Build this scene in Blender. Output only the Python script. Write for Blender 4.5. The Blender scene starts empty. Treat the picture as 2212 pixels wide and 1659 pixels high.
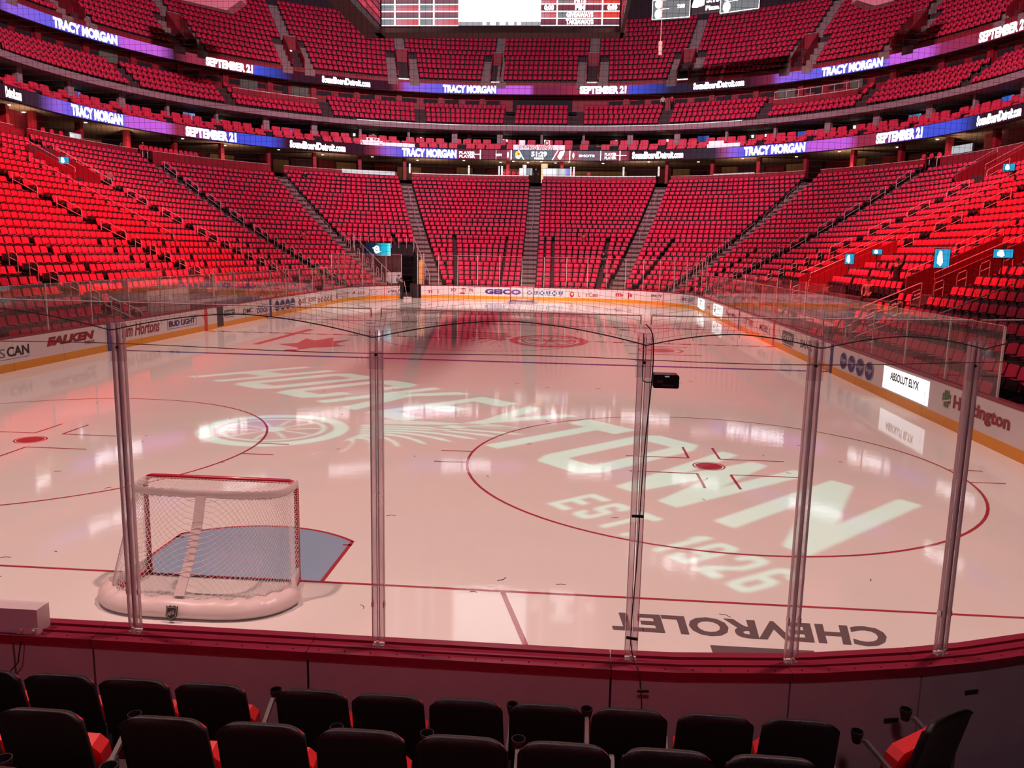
import bpy, bmesh, math, random
import numpy as np
from mathutils import Vector, Matrix

random.seed(7)
PI = math.pi
S = bpy.context.scene
COL = S.collection

# ------------------------------------------------------------------ camera
CX, CY, CZ, YAW, PIT, ROL, FPX = 4.07799607, -5.48215312, 3.91737732, -0.07485055, 0.16348786, 0.01987145, 1735.77
def cam_axes():
    cy, sy, cp, sp = math.cos(YAW), math.sin(YAW), math.cos(PIT), math.sin(PIT)
    F = Vector((sy*cp, cy*cp, -sp)); R = Vector((cy, -sy, 0)); U = R.cross(F)
    c, s = math.cos(ROL), math.sin(ROL)
    return c*R+s*U, -s*R+c*U, F
_R, _U, _F = cam_axes()
cam_data = bpy.data.cameras.new('camera'); cam = bpy.data.objects.new('camera', cam_data); COL.objects.link(cam)
cam_data.sensor_width = 36.0; cam_data.lens = 36.0*FPX/2212.0
cam_data.clip_start = 0.05; cam_data.clip_end = 400
M = Matrix.Identity(4)
for i in range(3):
    M[i][0] = _R[i]; M[i][1] = _U[i]; M[i][2] = -_F[i]
M[0][3], M[1][3], M[2][3] = CX, CY, CZ
cam.matrix_world = M
S.camera = cam

# ------------------------------------------------------------------ world, exposure
w = bpy.data.worlds.new('hall_air'); S.world = w; w.use_nodes = True
w.node_tree.nodes['Background'].inputs[0].default_value = (0.30, 0.12, 0.14, 1)
w.node_tree.nodes['Background'].inputs[1].default_value = 0.03
S.view_settings.view_transform = 'Standard'; S.view_settings.look = 'None'
S.view_settings.exposure = 0.0; S.view_settings.gamma = 1.0
S.view_settings.use_curve_mapping = False
S.cycles.max_bounces = 5; S.cycles.diffuse_bounces = 2; S.cycles.glossy_bounces = 3
S.cycles.transmission_bounces = 2; S.cycles.transparent_max_bounces = 24
S.cycles.caustics_reflective = False; S.cycles.caustics_refractive = False
S.cycles.use_denoising = True
S.cycles.sample_clamp_indirect = 3.0

# ------------------------------------------------------------------ lights in the rafters, and an added fill behind the camera
def spot(name, loc, target, power, color, size=110, blend=1.0, radius=0.6):
    d = bpy.data.lights.new(name, 'SPOT'); d.energy = power; d.color = color
    d.spot_size = math.radians(size); d.spot_blend = blend; d.shadow_soft_size = radius
    o = bpy.data.objects.new(name, d); COL.objects.link(o); o.location = loc
    v = Vector(target)-Vector(loc); o.rotation_euler = v.to_track_quat('-Z', 'Y').to_euler()
    return o
ICE_COL = (1.0, 0.59, 0.51)
PALE = (1.0, 0.50, 0.56)
RED = (1.0, 0.05, 0.06)
for x, y, pw in ((-11, 4, 1.0), (11, 4, 1.0), (-12, 30, .95), (12, 30, .95)):
    spot('rink_flood_light', (x, y, 29), (x*.45, y+2 if y < 20 else y+3, 0), 18500*pw, ICE_COL, 78, 0.9, .5)
for x in (-7, 7): spot('end_flood_light', (x, 34, 30), (x*1.1, 54, 0), 44000, (1.0, .72, .64), 46, .9, .5)
for sx in (-1, 1):
    spot('stand_wash_light', (sx*3, 24, 30), (sx*27, 36, 6), 180000, RED, 61, 1.0, .5)
    spot('corner_wash_light', (sx*2, 30, 30), (sx*25, 66, 8), 36000, (1.0, .14, .15), 72, 1.0, .5)
spot('far_wash_light', (0, 33, 30), (0, 74, 5), 34000, PALE, 62, 1.0, .5)
for x, y, tx, ty in ((0, 33, 0, 96), (-3, 30, -38, 76), (3, 30, 38, 76)):
    spot('upper_wash_light', (x, y, 31), (tx, ty, 22), 50000, (1.0, .66, .80), 84, 1.0, .6)
spot('near_fill_light', (3, -14, 16), (3, 0, .5), 1500, (1.0, .60, .74), 70, 1.0, .8)  # added fill behind the camera, lifts the near board backing
PROJ = Vector((1.5, 9.5, 27.0))
spot('logo_projector_light', PROJ, (1.5, 9.5, 0), 14000, (0.20, 1.0, 0.80), 52, 0.05, .0010)

# ------------------------------------------------------------------ materials
MATS = {}
def mat(name, col=(.5, .5, .5), rough=.5, metal=0., coat=0., coatr=.05, em=None, es=0., noise=0., nscale=20., bump=0., spec=.5):
    if name in MATS: return MATS[name]
    m = bpy.data.materials.new(name); m.use_nodes = True; nt = m.node_tree; b = nt.nodes['Principled BSDF']
    b.inputs['Base Color'].default_value = (*col, 1); b.inputs['Roughness'].default_value = rough
    b.inputs['Metallic'].default_value = metal; b.inputs['Specular IOR Level'].default_value = spec
    if coat: 
        b.inputs['Coat Weight'].default_value = coat; b.inputs['Coat Roughness'].default_value = coatr
        b.inputs['Coat IOR'].default_value = 1.36
    if em:
        b.inputs['Emission Color'].default_value = (*em, 1); b.inputs['Emission Strength'].default_value = es
    if noise or bump:
        tc = nt.nodes.new('ShaderNodeTexCoord'); n = nt.nodes.new('ShaderNodeTexNoise')
        n.inputs['Scale'].default_value = nscale; n.inputs['Detail'].default_value = 4
        nt.links.new(tc.outputs['Object'], n.inputs['Vector'])
        if noise:
            mx = nt.nodes.new('ShaderNodeMix'); mx.data_type = 'RGBA'
            mx.inputs[6].default_value = (*[c*(1-noise) for c in col], 1)
            mx.inputs[7].default_value = (*[min(1, c*(1+noise)) for c in col], 1)
            nt.links.new(n.outputs['Fac'], mx.inputs[0]); nt.links.new(mx.outputs[2], b.inputs['Base Color'])
        if bump:
            bp = nt.nodes.new('ShaderNodeBump'); bp.inputs['Strength'].default_value = bump; bp.inputs['Distance'].default_value = .02
            nt.links.new(n.outputs['Fac'], bp.inputs['Height']); nt.links.new(bp.outputs['Normal'], b.inputs['Normal'])
    MATS[name] = m
    return m
def led(name, col=None, strength=1.0):
    """self-lit display; without a colour it shows the picture stored on the mesh"""
    if name in MATS: return MATS[name]
    m = bpy.data.materials.new(name); m.use_nodes = True; nt = m.node_tree
    nt.nodes.remove(nt.nodes['Principled BSDF'])
    e = nt.nodes.new('ShaderNodeEmission'); e.inputs['Strength'].default_value = strength
    if col: e.inputs['Color'].default_value = (*col, 1)
    else:
        a = nt.nodes.new('ShaderNodeAttribute'); a.attribute_name = 'picture'
        nt.links.new(a.outputs['Color'], e.inputs['Color'])
    nt.links.new(e.outputs[0], nt.nodes['Material Output'].inputs['Surface'])
    MATS[name] = m
    return m
def clear(name, tint=(1, 1, 1), haze=0.0, hazecol=(.8, .6, .6), refl=.06, grazing=.5):
    if name in MATS: return MATS[name]
    m = bpy.data.materials.new(name); m.use_nodes = True; nt = m.node_tree
    nt.nodes.remove(nt.nodes['Principled BSDF'])
    t = nt.nodes.new('ShaderNodeBsdfTransparent'); t.inputs[0].default_value = (*tint, 1)
    d = nt.nodes.new('ShaderNodeBsdfDiffuse'); d.inputs[0].default_value = (*hazecol, 1)
    g = nt.nodes.new('ShaderNodeBsdfGlossy'); g.inputs['Roughness'].default_value = .03; g.inputs[0].default_value = (.9, .9, .9, 1)
    lw = nt.nodes.new('ShaderNodeLayerWeight'); lw.inputs[0].default_value = .25
    mr = nt.nodes.new('ShaderNodeMapRange'); mr.inputs[3].default_value = refl; mr.inputs[4].default_value = grazing
    nt.links.new(lw.outputs['Fresnel'], mr.inputs[0])
    tc = nt.nodes.new('ShaderNodeTexCoord'); n = nt.nodes.new('ShaderNodeTexNoise'); n.inputs['Scale'].default_value = 1.3
    nt.links.new(tc.outputs['Object'], n.inputs['Vector'])
    mu = nt.nodes.new('ShaderNodeMath'); mu.operation = 'MULTIPLY'; mu.inputs[1].default_value = haze*2
    nt.links.new(n.outputs['Fac'], mu.inputs[0])
    tl = nt.nodes.new('ShaderNodeBsdfTranslucent'); tl.inputs[0].default_value = (*hazecol, 1)
    m0 = nt.nodes.new('ShaderNodeMixShader'); m0.inputs[0].default_value = .5
    nt.links.new(d.outputs[0], m0.inputs[1]); nt.links.new(tl.outputs[0], m0.inputs[2])
    m1 = nt.nodes.new('ShaderNodeMixShader'); nt.links.new(mu.outputs[0], m1.inputs[0])
    nt.links.new(t.outputs[0], m1.inputs[1]); nt.links.new(m0.outputs[0], m1.inputs[2])
    m2 = nt.nodes.new('ShaderNodeMixShader'); nt.links.new(mr.outputs[0], m2.inputs[0])
    nt.links.new(m1.outputs[0], m2.inputs[1]); nt.links.new(g.outputs[0], m2.inputs[2])
    nt.links.new(m2.outputs[0], nt.nodes['Material Output'].inputs['Surface'])
    MATS[name] = m
    return m

def ice_like(name, col, noise=.0):
    m = mat(name, col, .55, 0, .78, .035, noise=noise, nscale=1.2, spec=.0)
    nt = m.node_tree; b = nt.nodes['Principled BSDF']
    tc = nt.nodes.new('ShaderNodeTexCoord'); n = nt.nodes.new('ShaderNodeTexNoise')
    n.inputs['Scale'].default_value = 2.2; n.inputs['Detail'].default_value = 6; n.inputs['Roughness'].default_value = .7
    bp = nt.nodes.new('ShaderNodeBump'); bp.inputs['Strength'].default_value = .02; bp.inputs['Distance'].default_value = .05
    nt.links.new(tc.outputs['Object'], n.inputs['Vector']); nt.links.new(n.outputs['Fac'], bp.inputs['Height'])
    nt.links.new(bp.outputs['Normal'], b.inputs['Coat Normal'])
    return m
ICE = ice_like('ice', (.80, .80, .78), .03)
P_RED = ice_like('ice_paint_red', (.40, .05, .07)); P_BLUE = ice_like('ice_paint_blue', (.05, .07, .32))
P_CREASE = ice_like('ice_paint_light_blue', (.28, .42, .58)); P_DARK = ice_like('ice_paint_grey', (.16, .12, .13))
P_LOGO = ice_like('ice_paint_logo_red', (.62, .20, .21)); P_WHITE = ice_like('ice_paint_white', (.85, .84, .82))
SEAT = mat('red_seat_fabric', (.72, .026, .10), .75, noise=.12, nscale=30)
SEAT_UNDER = mat('red_seat_plastic', (.66, .03, .09), .6, noise=.1, nscale=12)
BLACK = mat('black_plastic', (.012, .010, .012), .55, noise=.2, nscale=40)
SHELL = mat('black_seat_shell', (.010, .007, .009), .5, noise=.25, nscale=60, bump=.15)
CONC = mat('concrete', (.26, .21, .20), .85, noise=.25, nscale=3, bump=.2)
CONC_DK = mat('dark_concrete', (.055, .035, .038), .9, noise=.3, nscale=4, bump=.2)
NOSE = mat('step_nosing', (.55, .47, .43), .8, noise=.2, nscale=8)
STEEL = mat('brushed_steel', (.74, .66, .64), .4, .25, noise=.08, nscale=50)
REDWALL = mat('dark_red_wall', (.26, .008, .022), .6, noise=.12, nscale=1.5)
MAROON = mat('maroon_panel', (.085, .022, .035), .6, noise=.15, nscale=2)
NAVY = mat('dark_navy_wall', (.030, .020, .030), .9, noise=.3, nscale=.6)
GREYF = mat('grey_fascia', (.30, .25, .27), .7, noise=.08, nscale=3)
SOFFIT = mat('beige_soffit', (.34, .24, .18), .8, noise=.1, nscale=2)
DARK = mat('dark_recess', (.012, .012, .016), .8, noise=.3, nscale=2)
BOARD = mat('white_board', (.80, .76, .76), .38, coat=.35, coatr=.12, noise=.04, nscale=2)
BOARD_OUT = mat('grey_board_backing', (.50, .40, .43), .6, noise=.12, nscale=5, bump=.1)
CAP = mat('red_cap_rail', (.24, .012, .04), .4, noise=.12, nscale=9, coat=.3, coatr=.2)
KICK = mat('yellow_kick_plate', (.85, .36, .02), .4, noise=.05, nscale=3)
INK = mat('black_ink', (.02, .015, .03), .5, noise=.1); INK_BLUE = mat('navy_ink', (.03, .03, .20), .5, noise=.1)
INK_RED = mat('red_ink', (.48, .015, .035), .5, noise=.1); INK_SKY = mat('blue_ink', (.04, .20, .50), .5, noise=.1)
INK_GREEN = mat('green_ink', (.07, .20, .07), .5, noise=.1); INK_GREY = mat('grey_ink', (.10, .16, .17), .5, noise=.1)
INK_BROWN = mat('brown_red_ink', (.28, .015, .02), .5, noise=.1); INK_WHITE = mat('white_ink', (.8, .76, .78), .5, noise=.03)
GLASS = clear('rink_glass', haze=.0, refl=.012, grazing=.30)
GLASS_FAR = clear('hazy_rink_glass', haze=.13, hazecol=(.80, .50, .50), refl=.06, grazing=.6)
POSTM = clear('clear_post', tint=(.98, .93, .95), haze=.36, hazecol=(1, .9, .93), refl=.03, grazing=.12)
SLEEVE = clear('clear_sleeve', tint=(.97, .92, .95), haze=.12, hazecol=(.9, .8, .84), refl=.02, grazing=.1)
EDGE = mat('dark_post_edge', (.55, .38, .41), .3, noise=.1, coat=.4)
NETM = mat('black_net_twine', (.012, .008, .010), .8, noise=.1)
TWINE = mat('white_goal_twine', (.80, .74, .74), .7, noise=.05, nscale=40)
PIPE = mat('red_goal_pipe', (.50, .01, .03), .3, noise=.05, coat=.5)
PAD = mat('white_goal_pad', (.80, .70, .70), .45, noise=.06, nscale=6, bump=.3, coat=.4, coatr=.25)
SKIN = mat('skin', (.45, .22, .16), .6, noise=.05); HAIR = mat('dark_hair', (.02, .015, .012), .7, noise=.1)
CLOTH_BK = mat('black_cloth', (.012, .011, .013), .9, noise=.2); CLOTH_RD = mat('red_cloth', (.40, .03, .04), .9, noise=.2)
CLOTH_GY = mat('grey_cloth', (.22, .18, .18), .9, noise=.2); CLOTH_WH = mat('white_cloth', (.65, .58, .58), .9, noise=.1)
TAPE = mat('black_tape', (.015, .012, .015), .6, noise=.1)
LED_PIC = led('led_picture', None, 1.0); LED_WHITE = led('led_white', (1, .96, 1), 4.5); LED_LAMP = led('lamp_warm', (1, .85, .65), 3.0)
LED_TUBE = led('lamp_white_strip', (1, .86, .90), 1.1); LED_PANEL = led('lit_board_panel', (1, .97, .97), 1.35)
LED_GREY = led('led_grey', (.62, .60, .64), .35); LED_RED = led('led_red', (1, .12, .12), .6)
GREEN_WALL = mat('grey_green_wall', (.12, .17, .13), .8, noise=.1); GOLD = mat('tan_panel', (.55, .38, .16), .6, noise=.15)

# ------------------------------------------------------------------ mesh helpers
class MB:
    def __init__(s): s.v = []; s.f = []; s.m = []; s.col = None
    def face(s, pts, mi=0):
        n = len(s.v); s.v += [tuple(p) for p in pts]; s.f.append(tuple(range(n, n+len(pts)))); s.m.append(mi); return s
    def hexa(s, p, mi=0):
        """8 corners: bottom ring then top ring, counter-clockwise from above"""
        n = len(s.v); s.v += [tuple(q) for q in p]
        for f in ((3, 2, 1, 0), (4, 5, 6, 7), (0, 1, 5, 4), (1, 2, 6, 5), (2, 3, 7, 6), (3, 0, 4, 7)):
            s.f.append(tuple(n+i for i in f)); s.m.append(mi)
        return s
    def box(s, x0, x1, y0, y1, z0, z1, mi=0, T=None):
        p = [(x0, y0, z0), (x1, y0, z0), (x1, y1, z0), (x0, y1, z0), (x0, y0, z1), (x1, y0, z1), (x1, y1, z1), (x0, y1, z1)]
        if T is not None: p = [T @ Vector(q) for q in p]
        return s.hexa(p, mi)
    def tube(s, pts, r, n=6, mi=0, cap=True, r2=None):
        pts = [Vector(p) for p in pts]; K = len(pts); rings = []
        up = Vector((0, 0, 1))
        for i, p in enumerate(pts):
            d = (pts[min(i+1, K-1)]-pts[max(i-1, 0)]).normalized()
            a = d.cross(up)
            if a.length < .15: a = d.cross(Vector((1, 0, 0)))
            a.normalize(); b = d.cross(a)
            rr = r if r2 is None else r+(r2-r)*i/(K-1)
            base = len(s.v); rings.append(base)
            for j in range(n):
                t = 2*PI*j/n; s.v.append(tuple(p+a*(rr*math.cos(t))+b*(rr*math.sin(t))))
        for i in range(K-1):
            for j in range(n):
                a, b = rings[i]+j, rings[i]+(j+1) % n; c, d = rings[i+1]+(j+1) % n, rings[i+1]+j
                s.f.append((a, d, c, b)); s.m.append(mi)
        if cap:
            s.f.append(tuple(rings[0]+j for j in range(n))); s.m.append(mi)
            s.f.append(tuple(rings[-1]+j for j in reversed(range(n)))); s.m.append(mi)
        return s
    def prism(s, outline, T, depth, mi=0, mi_back=None):
        """outline in local x,z ; front at y=0 (towards -y), back at y=depth"""
        n = len(s.v); k = len(outline)
        s.v += [tuple(T @ Vector((x, 0, z))) for x, z in outline]+[tuple(T @ Vector((x, depth, z))) for x, z in outline]
        s.f.append(tuple(range(n, n+k))); s.m.append(mi)
        s.f.append(tuple(n+k+i for i in reversed(range(k)))); s.m.append(mi if mi_back is None else mi_back)
        for i in range(k):
            j = (i+1) % k; s.f.append((n+j, n+i, n+k+i, n+k+j)); s.m.append(mi)
        return s
    def mesh(s, name, mats):
        me = bpy.data.meshes.new(name); me.from_pydata(s.v, [], s.f)
        for m in mats: me.materials.append(m)
        if len(mats) > 1: me.polygons.foreach_set('material_index', s.m)
        me.update(); return me
def link(name, me, parent=None, loc=None, rz=None):
    o = bpy.data.objects.new(name, me); COL.objects.link(o)
    if parent: o.parent = parent
    if loc is not None: o.location = loc
    if rz is not None: o.rotation_euler = (0, 0, rz)
    return o
def build(mb, name, mats, parent=None, loc=None, rz=None, smooth=False):
    if not isinstance(mats, (list, tuple)): mats = [mats]
    me = mb.mesh(name, mats)
    if smooth: me.polygons.foreach_set('use_smooth', [True]*len(me.polygons))
    return link(name, me, parent, loc, rz)
def tag(o, label=None, cat=None, group=None, kind=None):
    if label: o['label'] = label
    if cat: o['category'] = cat
    if group: o['group'] = group
    if kind: o['kind'] = kind
    return o
def empty(name, loc=(0, 0, 0), rz=0.0, **k):
    o = bpy.data.objects.new(name, None); COL.objects.link(o); o.location = loc; o.rotation_euler = (0, 0, rz)
    o.empty_display_size = .2
    return tag(o, **k)

_TC = {}
def text2d(body, bold=.0, shear=0., res=3):
    """flat letters normalised to a unit box: (verts 2-D, faces, aspect)"""
    key = (body, bold, shear)
    if key in _TC: return _TC[key]
    cu = bpy.data.curves.new('letters', 'FONT'); cu.body = body; cu.size = 1; cu.offset = bold; cu.shear = shear
    cu.resolution_u = res; cu.fill_mode = 'FRONT'
    o = bpy.data.objects.new('letters', cu); COL.objects.link(o)
    dg = bpy.context.evaluated_depsgraph_get(); dg.update()
    me = bpy.data.meshes.new_from_object(o.evaluated_get(dg))
    v = np.array([q.co[:2] for q in me.vertices]); f = [tuple(p.vertices) for p in me.polygons]
    bpy.data.objects.remove(o); bpy.data.curves.remove(cu); bpy.data.meshes.remove(me)
    lo, hi = v.min(0), v.max(0); asp = (hi[0]-lo[0])/(hi[1]-lo[1])
    v = (v-lo)/(hi-lo); _TC[key] = (v, f, asp); return _TC[key]

# ------------------------------------------------------------------ plan of the rink and stands
HX, YF, YN = 4.42, 52.43, 8.53
S1 = HX+5*PI; S2 = S1+(YF-YN); S3 = S2+5*PI
def P(s, R, cx=0., cy=YF):
    """point on the rounded plan at offset radius R; s=0 far centre, negative = left side, and its outward normal"""
    sg = 1 if s >= 0 else -1; a = abs(s)
    if a <= HX: return Vector((cx+s, cy+R, 0)), Vector((0, 1, 0))
    if a <= S1:
        t = (a-HX)/10; n = Vector((sg*math.sin(t), math.cos(t), 0)); return Vector((cx+sg*HX, cy, 0))+n*R, n
    if a <= S2:
        k = (a-S1)/(S2-S1); return Vector((cx+sg*(HX+R), cy-(cy-YN)*k if cy != YF else cy-(a-S1), 0)), Vector((sg, 0, 0))
    if a <= S3:
        t = PI/2+(a-S2)/10; n = Vector((sg*math.sin(t), math.cos(t), 0)); return Vector((cx+sg*HX, YN, 0))+n*R, n
    return Vector((cx+sg*(HX-(a-S3)), YN-R, 0)), Vector((0, -1, 0))
SEND = S3+HX
def dlds(s, R):
    a = abs(s)
    return R/10 if (HX < a <= S1 or S2 < a <= S3) else 1.0
def fl(i): return .6+.364*i+.0026*i*i if i > -1 else .24
def Rrow(i): return 10.1+.85*i
def PB(s, i, dR=0.):
    t = max(0., i)/24
    return P(s, Rrow(i)+dR, -.6*t, YF+1.0*t)
def srange(a, b):
    """s samples: fine on arcs"""
    out = [a]; x = a
    brk = sorted([-SEND, -S3, -S2, -S1, -HX, HX, S1, S2, S3, SEND])
    while x < b-1e-6:
        m = abs(x+1e-4); step = .9 if (HX < m < S1 or S2 < m < S3) else 4.0
        nx = x+step
        for q in brk:
            if x+1e-6 < q < nx: nx = q; break
        x = min(nx, b); out.append(x)
    return out
def sweep(name, prof, a, b, m, cx=0., cy=YF, parent=None, mb=None, mi=0):
    """profile [(R,z),...] swept along the plan"""
    ss = srange(a, b); own = mb is None; mb = mb or MB(); n0 = len(mb.v); k = len(prof)
    for s in ss:
        for R, z in prof:
            p, n = P(s, R, cx, cy); mb.v.append((p.x, p.y, z))
    for i in range(len(ss)-1):
        for j in range(k-1):
            q = n0+i*k+j; mb.f.append((q, q+k, q+k+1, q+1)); mb.m.append(mi)
    if own: return build(mb, name, m, parent)
def where(s):
    a = abs(s); sd = 'left' if s < 0 else 'right'
    if a < 7.6: return 'far end'
    if a < S1+1: return 'far '+sd+' corner'
    return sd+' side'
ORD = ['zeroth', 'first', 'second', 'third', 'fourth', 'fifth', 'sixth', 'seventh', 'eighth', 'ninth', 'tenth', 'eleventh', 'twelfth', 'thirteenth', 'fourteenth', 'fifteenth', 'sixteenth', 'seventeenth', 'eighteenth', 'nineteenth', 'twentieth', 'twenty-first', 'twenty-second', 'twenty-third', 'twenty-fourth', 'twenty-fifth', 'twenty-sixth', 'twenty-seventh', 'twenty-eighth', 'twenty-ninth', 'thirtieth']
_TN = {3: 'thirty', 4: 'forty', 5: 'fifty', 6: 'sixty', 7: 'seventy', 8: 'eighty', 9: 'ninety'}
def ordn(k):
    if k < len(ORD): return ORD[k]
    return _TN[k//10][:-1]+'ieth' if k % 10 == 0 else _TN[k//10]+'-'+ORD[k % 10]
def pix(v):
    d = Vector(v)-Vector((CX, CY, CZ)); w = d.dot(_F)
    if w < .1: return None
    return 1106+FPX*d.dot(_R)/w, 829.5-FPX*d.dot(_U)/w, w

# ================================================================== SETTING
# ---- ice floor
mb = MB(); ring = []
for s in srange(-SEND, SEND)[:-1]:
    p, n = P(s, 8.56); ring.append((p.x, p.y, 0))
mb.face(ring[::-1]); floor = build(mb, 'floor', ICE); tag(floor, 'glossy white rink ice under pink light', kind='structure')
mb = MB(); mb.box(-70, 70, -25, 120, -.6, -.25); tag(build(mb, 'floor', CONC_DK), 'dark concrete slab under the stands', kind='structure')

def ice_mark(name, faces, m, label, z=.002):
    mb = MB()
    for f in faces: mb.face([(x, y, z) for x, y in f])
    o = build(mb, name, m, floor); o['label'] = label
    return o
def ring_faces(cx, cy, r, w=.05, a0=0, a1=2*PI, n=96):
    out = []
    for i in range(n):
        t, u = a0+(a1-a0)*i/n, a0+(a1-a0)*(i+1)/n
        out.append([(cx+(r-w)*math.cos(t), cy+(r-w)*math.sin(t)), (cx+r*math.cos(t), cy+r*math.sin(t)), (cx+r*math.cos(u), cy+r*math.sin(u)), (cx+(r-w)*math.cos(u), cy+(r-w)*math.sin(u))])
    return out
def rect(x0, x1, y0, y1): return [(x0, y0), (x1, y0), (x1, y1), (x0, y1)]
def disc(cx, cy, r, n=32): return [[(cx+r*math.cos(2*PI*i/n), cy+r*math.sin(2*PI*i/n)) for i in range(n)]]
for y, nm in ((3.353, 'near'), (57.607, 'far')):
    hw = 4.42+math.sqrt(8.53**2-(8.53-3.353)**2)
    ice_mark('goal_line', [rect(-hw, hw, y-.025, y+.025)], P_RED, 'red %s goal line' % nm)
for y0, nm in ((22.86, 'near'), (37.80, 'far')):
    ice_mark('blue_line', [rect(-12.95, 12.95, y0, y0+.305)], P_BLUE, '%s blue line' % nm)
dash = [rect(-12.95, 12.95, 30.33, 30.38), rect(-12.95, 12.95, 30.58, 30.63)]
x = -12.9
while x < 12.9:
    dash.append(rect(x, min(12.95, x+.45), 30.38, 30.58)); x += .75
ice_mark('centre_line', dash, P_RED, 'checked red centre line')
ice_mark('centre_circle', ring_faces(0, 30.48, 4.572), P_BLUE, 'thin centre circle')
for sx in (-1, 1):
    for cy, sy, nm in ((9.449, 1, 'near'), (51.511, -1, 'far')):
        cx = sx*6.706
        ice_mark('faceoff_circle', ring_faces(cx, cy, 4.572), P_RED, '%s %s face-off circle' % (nm, 'left' if sx < 0 else 'right'))
        f = disc(cx, cy, .25)+ring_faces(cx, cy, .305, .03, n=40)
        ice_mark('faceoff_spot', f, P_RED, '%s %s red face-off spot' % (nm, 'left' if sx < 0 else 'right'))
        L = []
        for a in (-1, 1):
            for b in (-1, 1):
                x0 = cx+a*.30; x1 = cx+a*(.30+1.22); y0 = cy+b*.56; y1 = cy+b*(.56+.91)
                xa, xb = sorted((x0, x1)); L.append(rect(xa, xb, y0-.025, y0+.025))
                ya, yb = sorted((y0, y1)); L.append(rect(x0-.025, x0+.025, ya, yb))
                yy = cy+b*.42; xs, xe = sorted((cx+a*4.55, cx+a*5.16)); L.append(rect(xs, xe, yy-.8*b*0-.025, yy+.025))
        ice_mark('faceoff_hash_marks', L, P_RED, '%s %s red hash marks' % (nm, 'left' if sx < 0 else 'right'))
    for y in (24.4, 36.56):
        ice_mark('neutral_spot', disc(sx*6.706, y, .25)+ring_faces(sx*6.706, y, .305, .03, n=40), P_RED, 'red neutral zone spot')
for gy, d in ((3.353, 1), (57.607, -1)):
    # crease: 2.44 wide, sides 1.37 deep, then an arc of 1.83 m
    pts = [(-1.219, 0)]; a0 = math.asin(1.219/1.83)
    for i in range(25):
        t = -a0+2*a0*i/24; pts.append((1.83*math.sin(t), 1.83*math.cos(t)))
    pts.append((1.219, 0))
    inner = [(x, gy+d*y) for x, y in pts]
    if d < 0: inner = inner[::-1]
    ice_mark('goal_crease', [inner[::-1]], P_CREASE, 'light blue goal crease, '+('near goal' if d > 0 else 'far goal'), .0015)
    L = []
    for (xa, ya), (xb, yb) in zip(pts[:-1], pts[1:]):
        v = Vector((xb-xa, yb-ya)); nn = Vector((v.y, -v.x)).normalized()*.05
        q = [(xa, gy+d*ya), (xb, gy+d*yb), (xb+nn.x, gy+d*(yb+nn.y)), (xa+nn.x, gy+d*(ya+nn.y))]
        L.append(q if d < 0 else q[::-1])
    for sx in (-1, 1): L.append(rect(sx*1.219-(.12 if sx > 0 else 0), sx*1.219+(0 if sx > 0 else .12), gy+d*1.22-.025, gy+d*1.22+.025))
    ice_mark('crease_outline', L, P_RED, 'red outline of the goal crease', .003)
    yb = 0.02 if d > 0 else 60.94
    for sx in (-1, 1):
        ice_mark('trapezoid_line', [[(sx*3.35-.03, gy), (sx*3.35+.03, gy), (sx*4.27+.03, yb), (sx*4.27-.03, yb)][::(1 if d < 0 else -1)]], P_RED, 'red trapezoid line behind goal', .0025)

# winged wheel emblem as a list of closed outlines (unit: wheel radius 1, wing towards -x)
def winged_wheel():
    loops = []
    circ = lambda cx, cy, r, n=40: [(cx+r*math.cos(2*PI*i/n), cy+r*math.sin(2*PI*i/n)) for i in range(n)]
    loops.append(('ring', circ(0, 0, 1.0), circ(0, 0, .80)))
    loops.append(('ring', circ(0, 0, .70), circ(0, 0, .64)))
    loops.append(('solid', circ(0, 0, .16, 16), None))
    for k in range(10):
        a = 2*PI*k/10+.2; c, s_ = math.cos(a), math.sin(a); w_ = .022
        loops.append(('solid', [(.2*c-w_*s_, .2*s_+w_*c), (.2*c+w_*s_, .2*s_-w_*c), (.61*c+w_*s_, .61*s_-w_*c), (.61*c-w_*s_, .61*s_+w_*c)], None))
    # feathers: long blades stacked, tips hanging lower and lower
    for k in range(9):
        x1 = -3.3+.27*k; y1 = .78-.235*k; x0 = -1.12-.02*k+.10*abs(k-4)*.3; y0 = .62-.13*k; th = .10
        top = []; bot = []
        for i in range(9):
            t = i/8; xx = x0+(x1-x0)*t; yy = y0+(y1-y0)*t**1.7+.16*math.sin(PI*t)
            h = th*(1-t*.25) if i < 8 else .015
            if i == 7: h = th*1.15
            top.append((xx, yy+h*.5)); bot.append((xx+(.05 if i == 8 else 0), yy-h*.5))
        loops.append(('solid', top+bot[::-1], None))
    for k in range(3):
        loops.append(('solid', [(-1.15, .80+.11*k), (-2.2-.3*k, 1.06+.08*k), (-3.1-.1*k, 1.02+.07*k), (-2.2-.3*k, 1.12+.09*k), (-1.15, .87+.11*k)], None))
    return loops
def ww_faces(loops, fn):
    out = []
    for kind, o, i in loops:
        if kind == 'ring':
            n = len(o)
            for a in range(n):
                b = (a+1) % n; out.append([fn(*o[a]), fn(*o[b]), fn(*i[b]), fn(*i[a])])
        elif len(o) > 16:
            m_ = len(o)//2
            for a in range(m_-1): out.append([fn(*o[a]), fn(*o[a+1]), fn(*o[len(o)-2-a]), fn(*o[len(o)-1-a])])
        else: out.append([fn(*q) for q in o])
    return out
ice_mark('centre_emblem', ww_faces(winged_wheel(), lambda x, y: (3.0+x*1.75, 30.4+y*2.5)), P_LOGO, 'red winged wheel painted at centre ice', .004)

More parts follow.
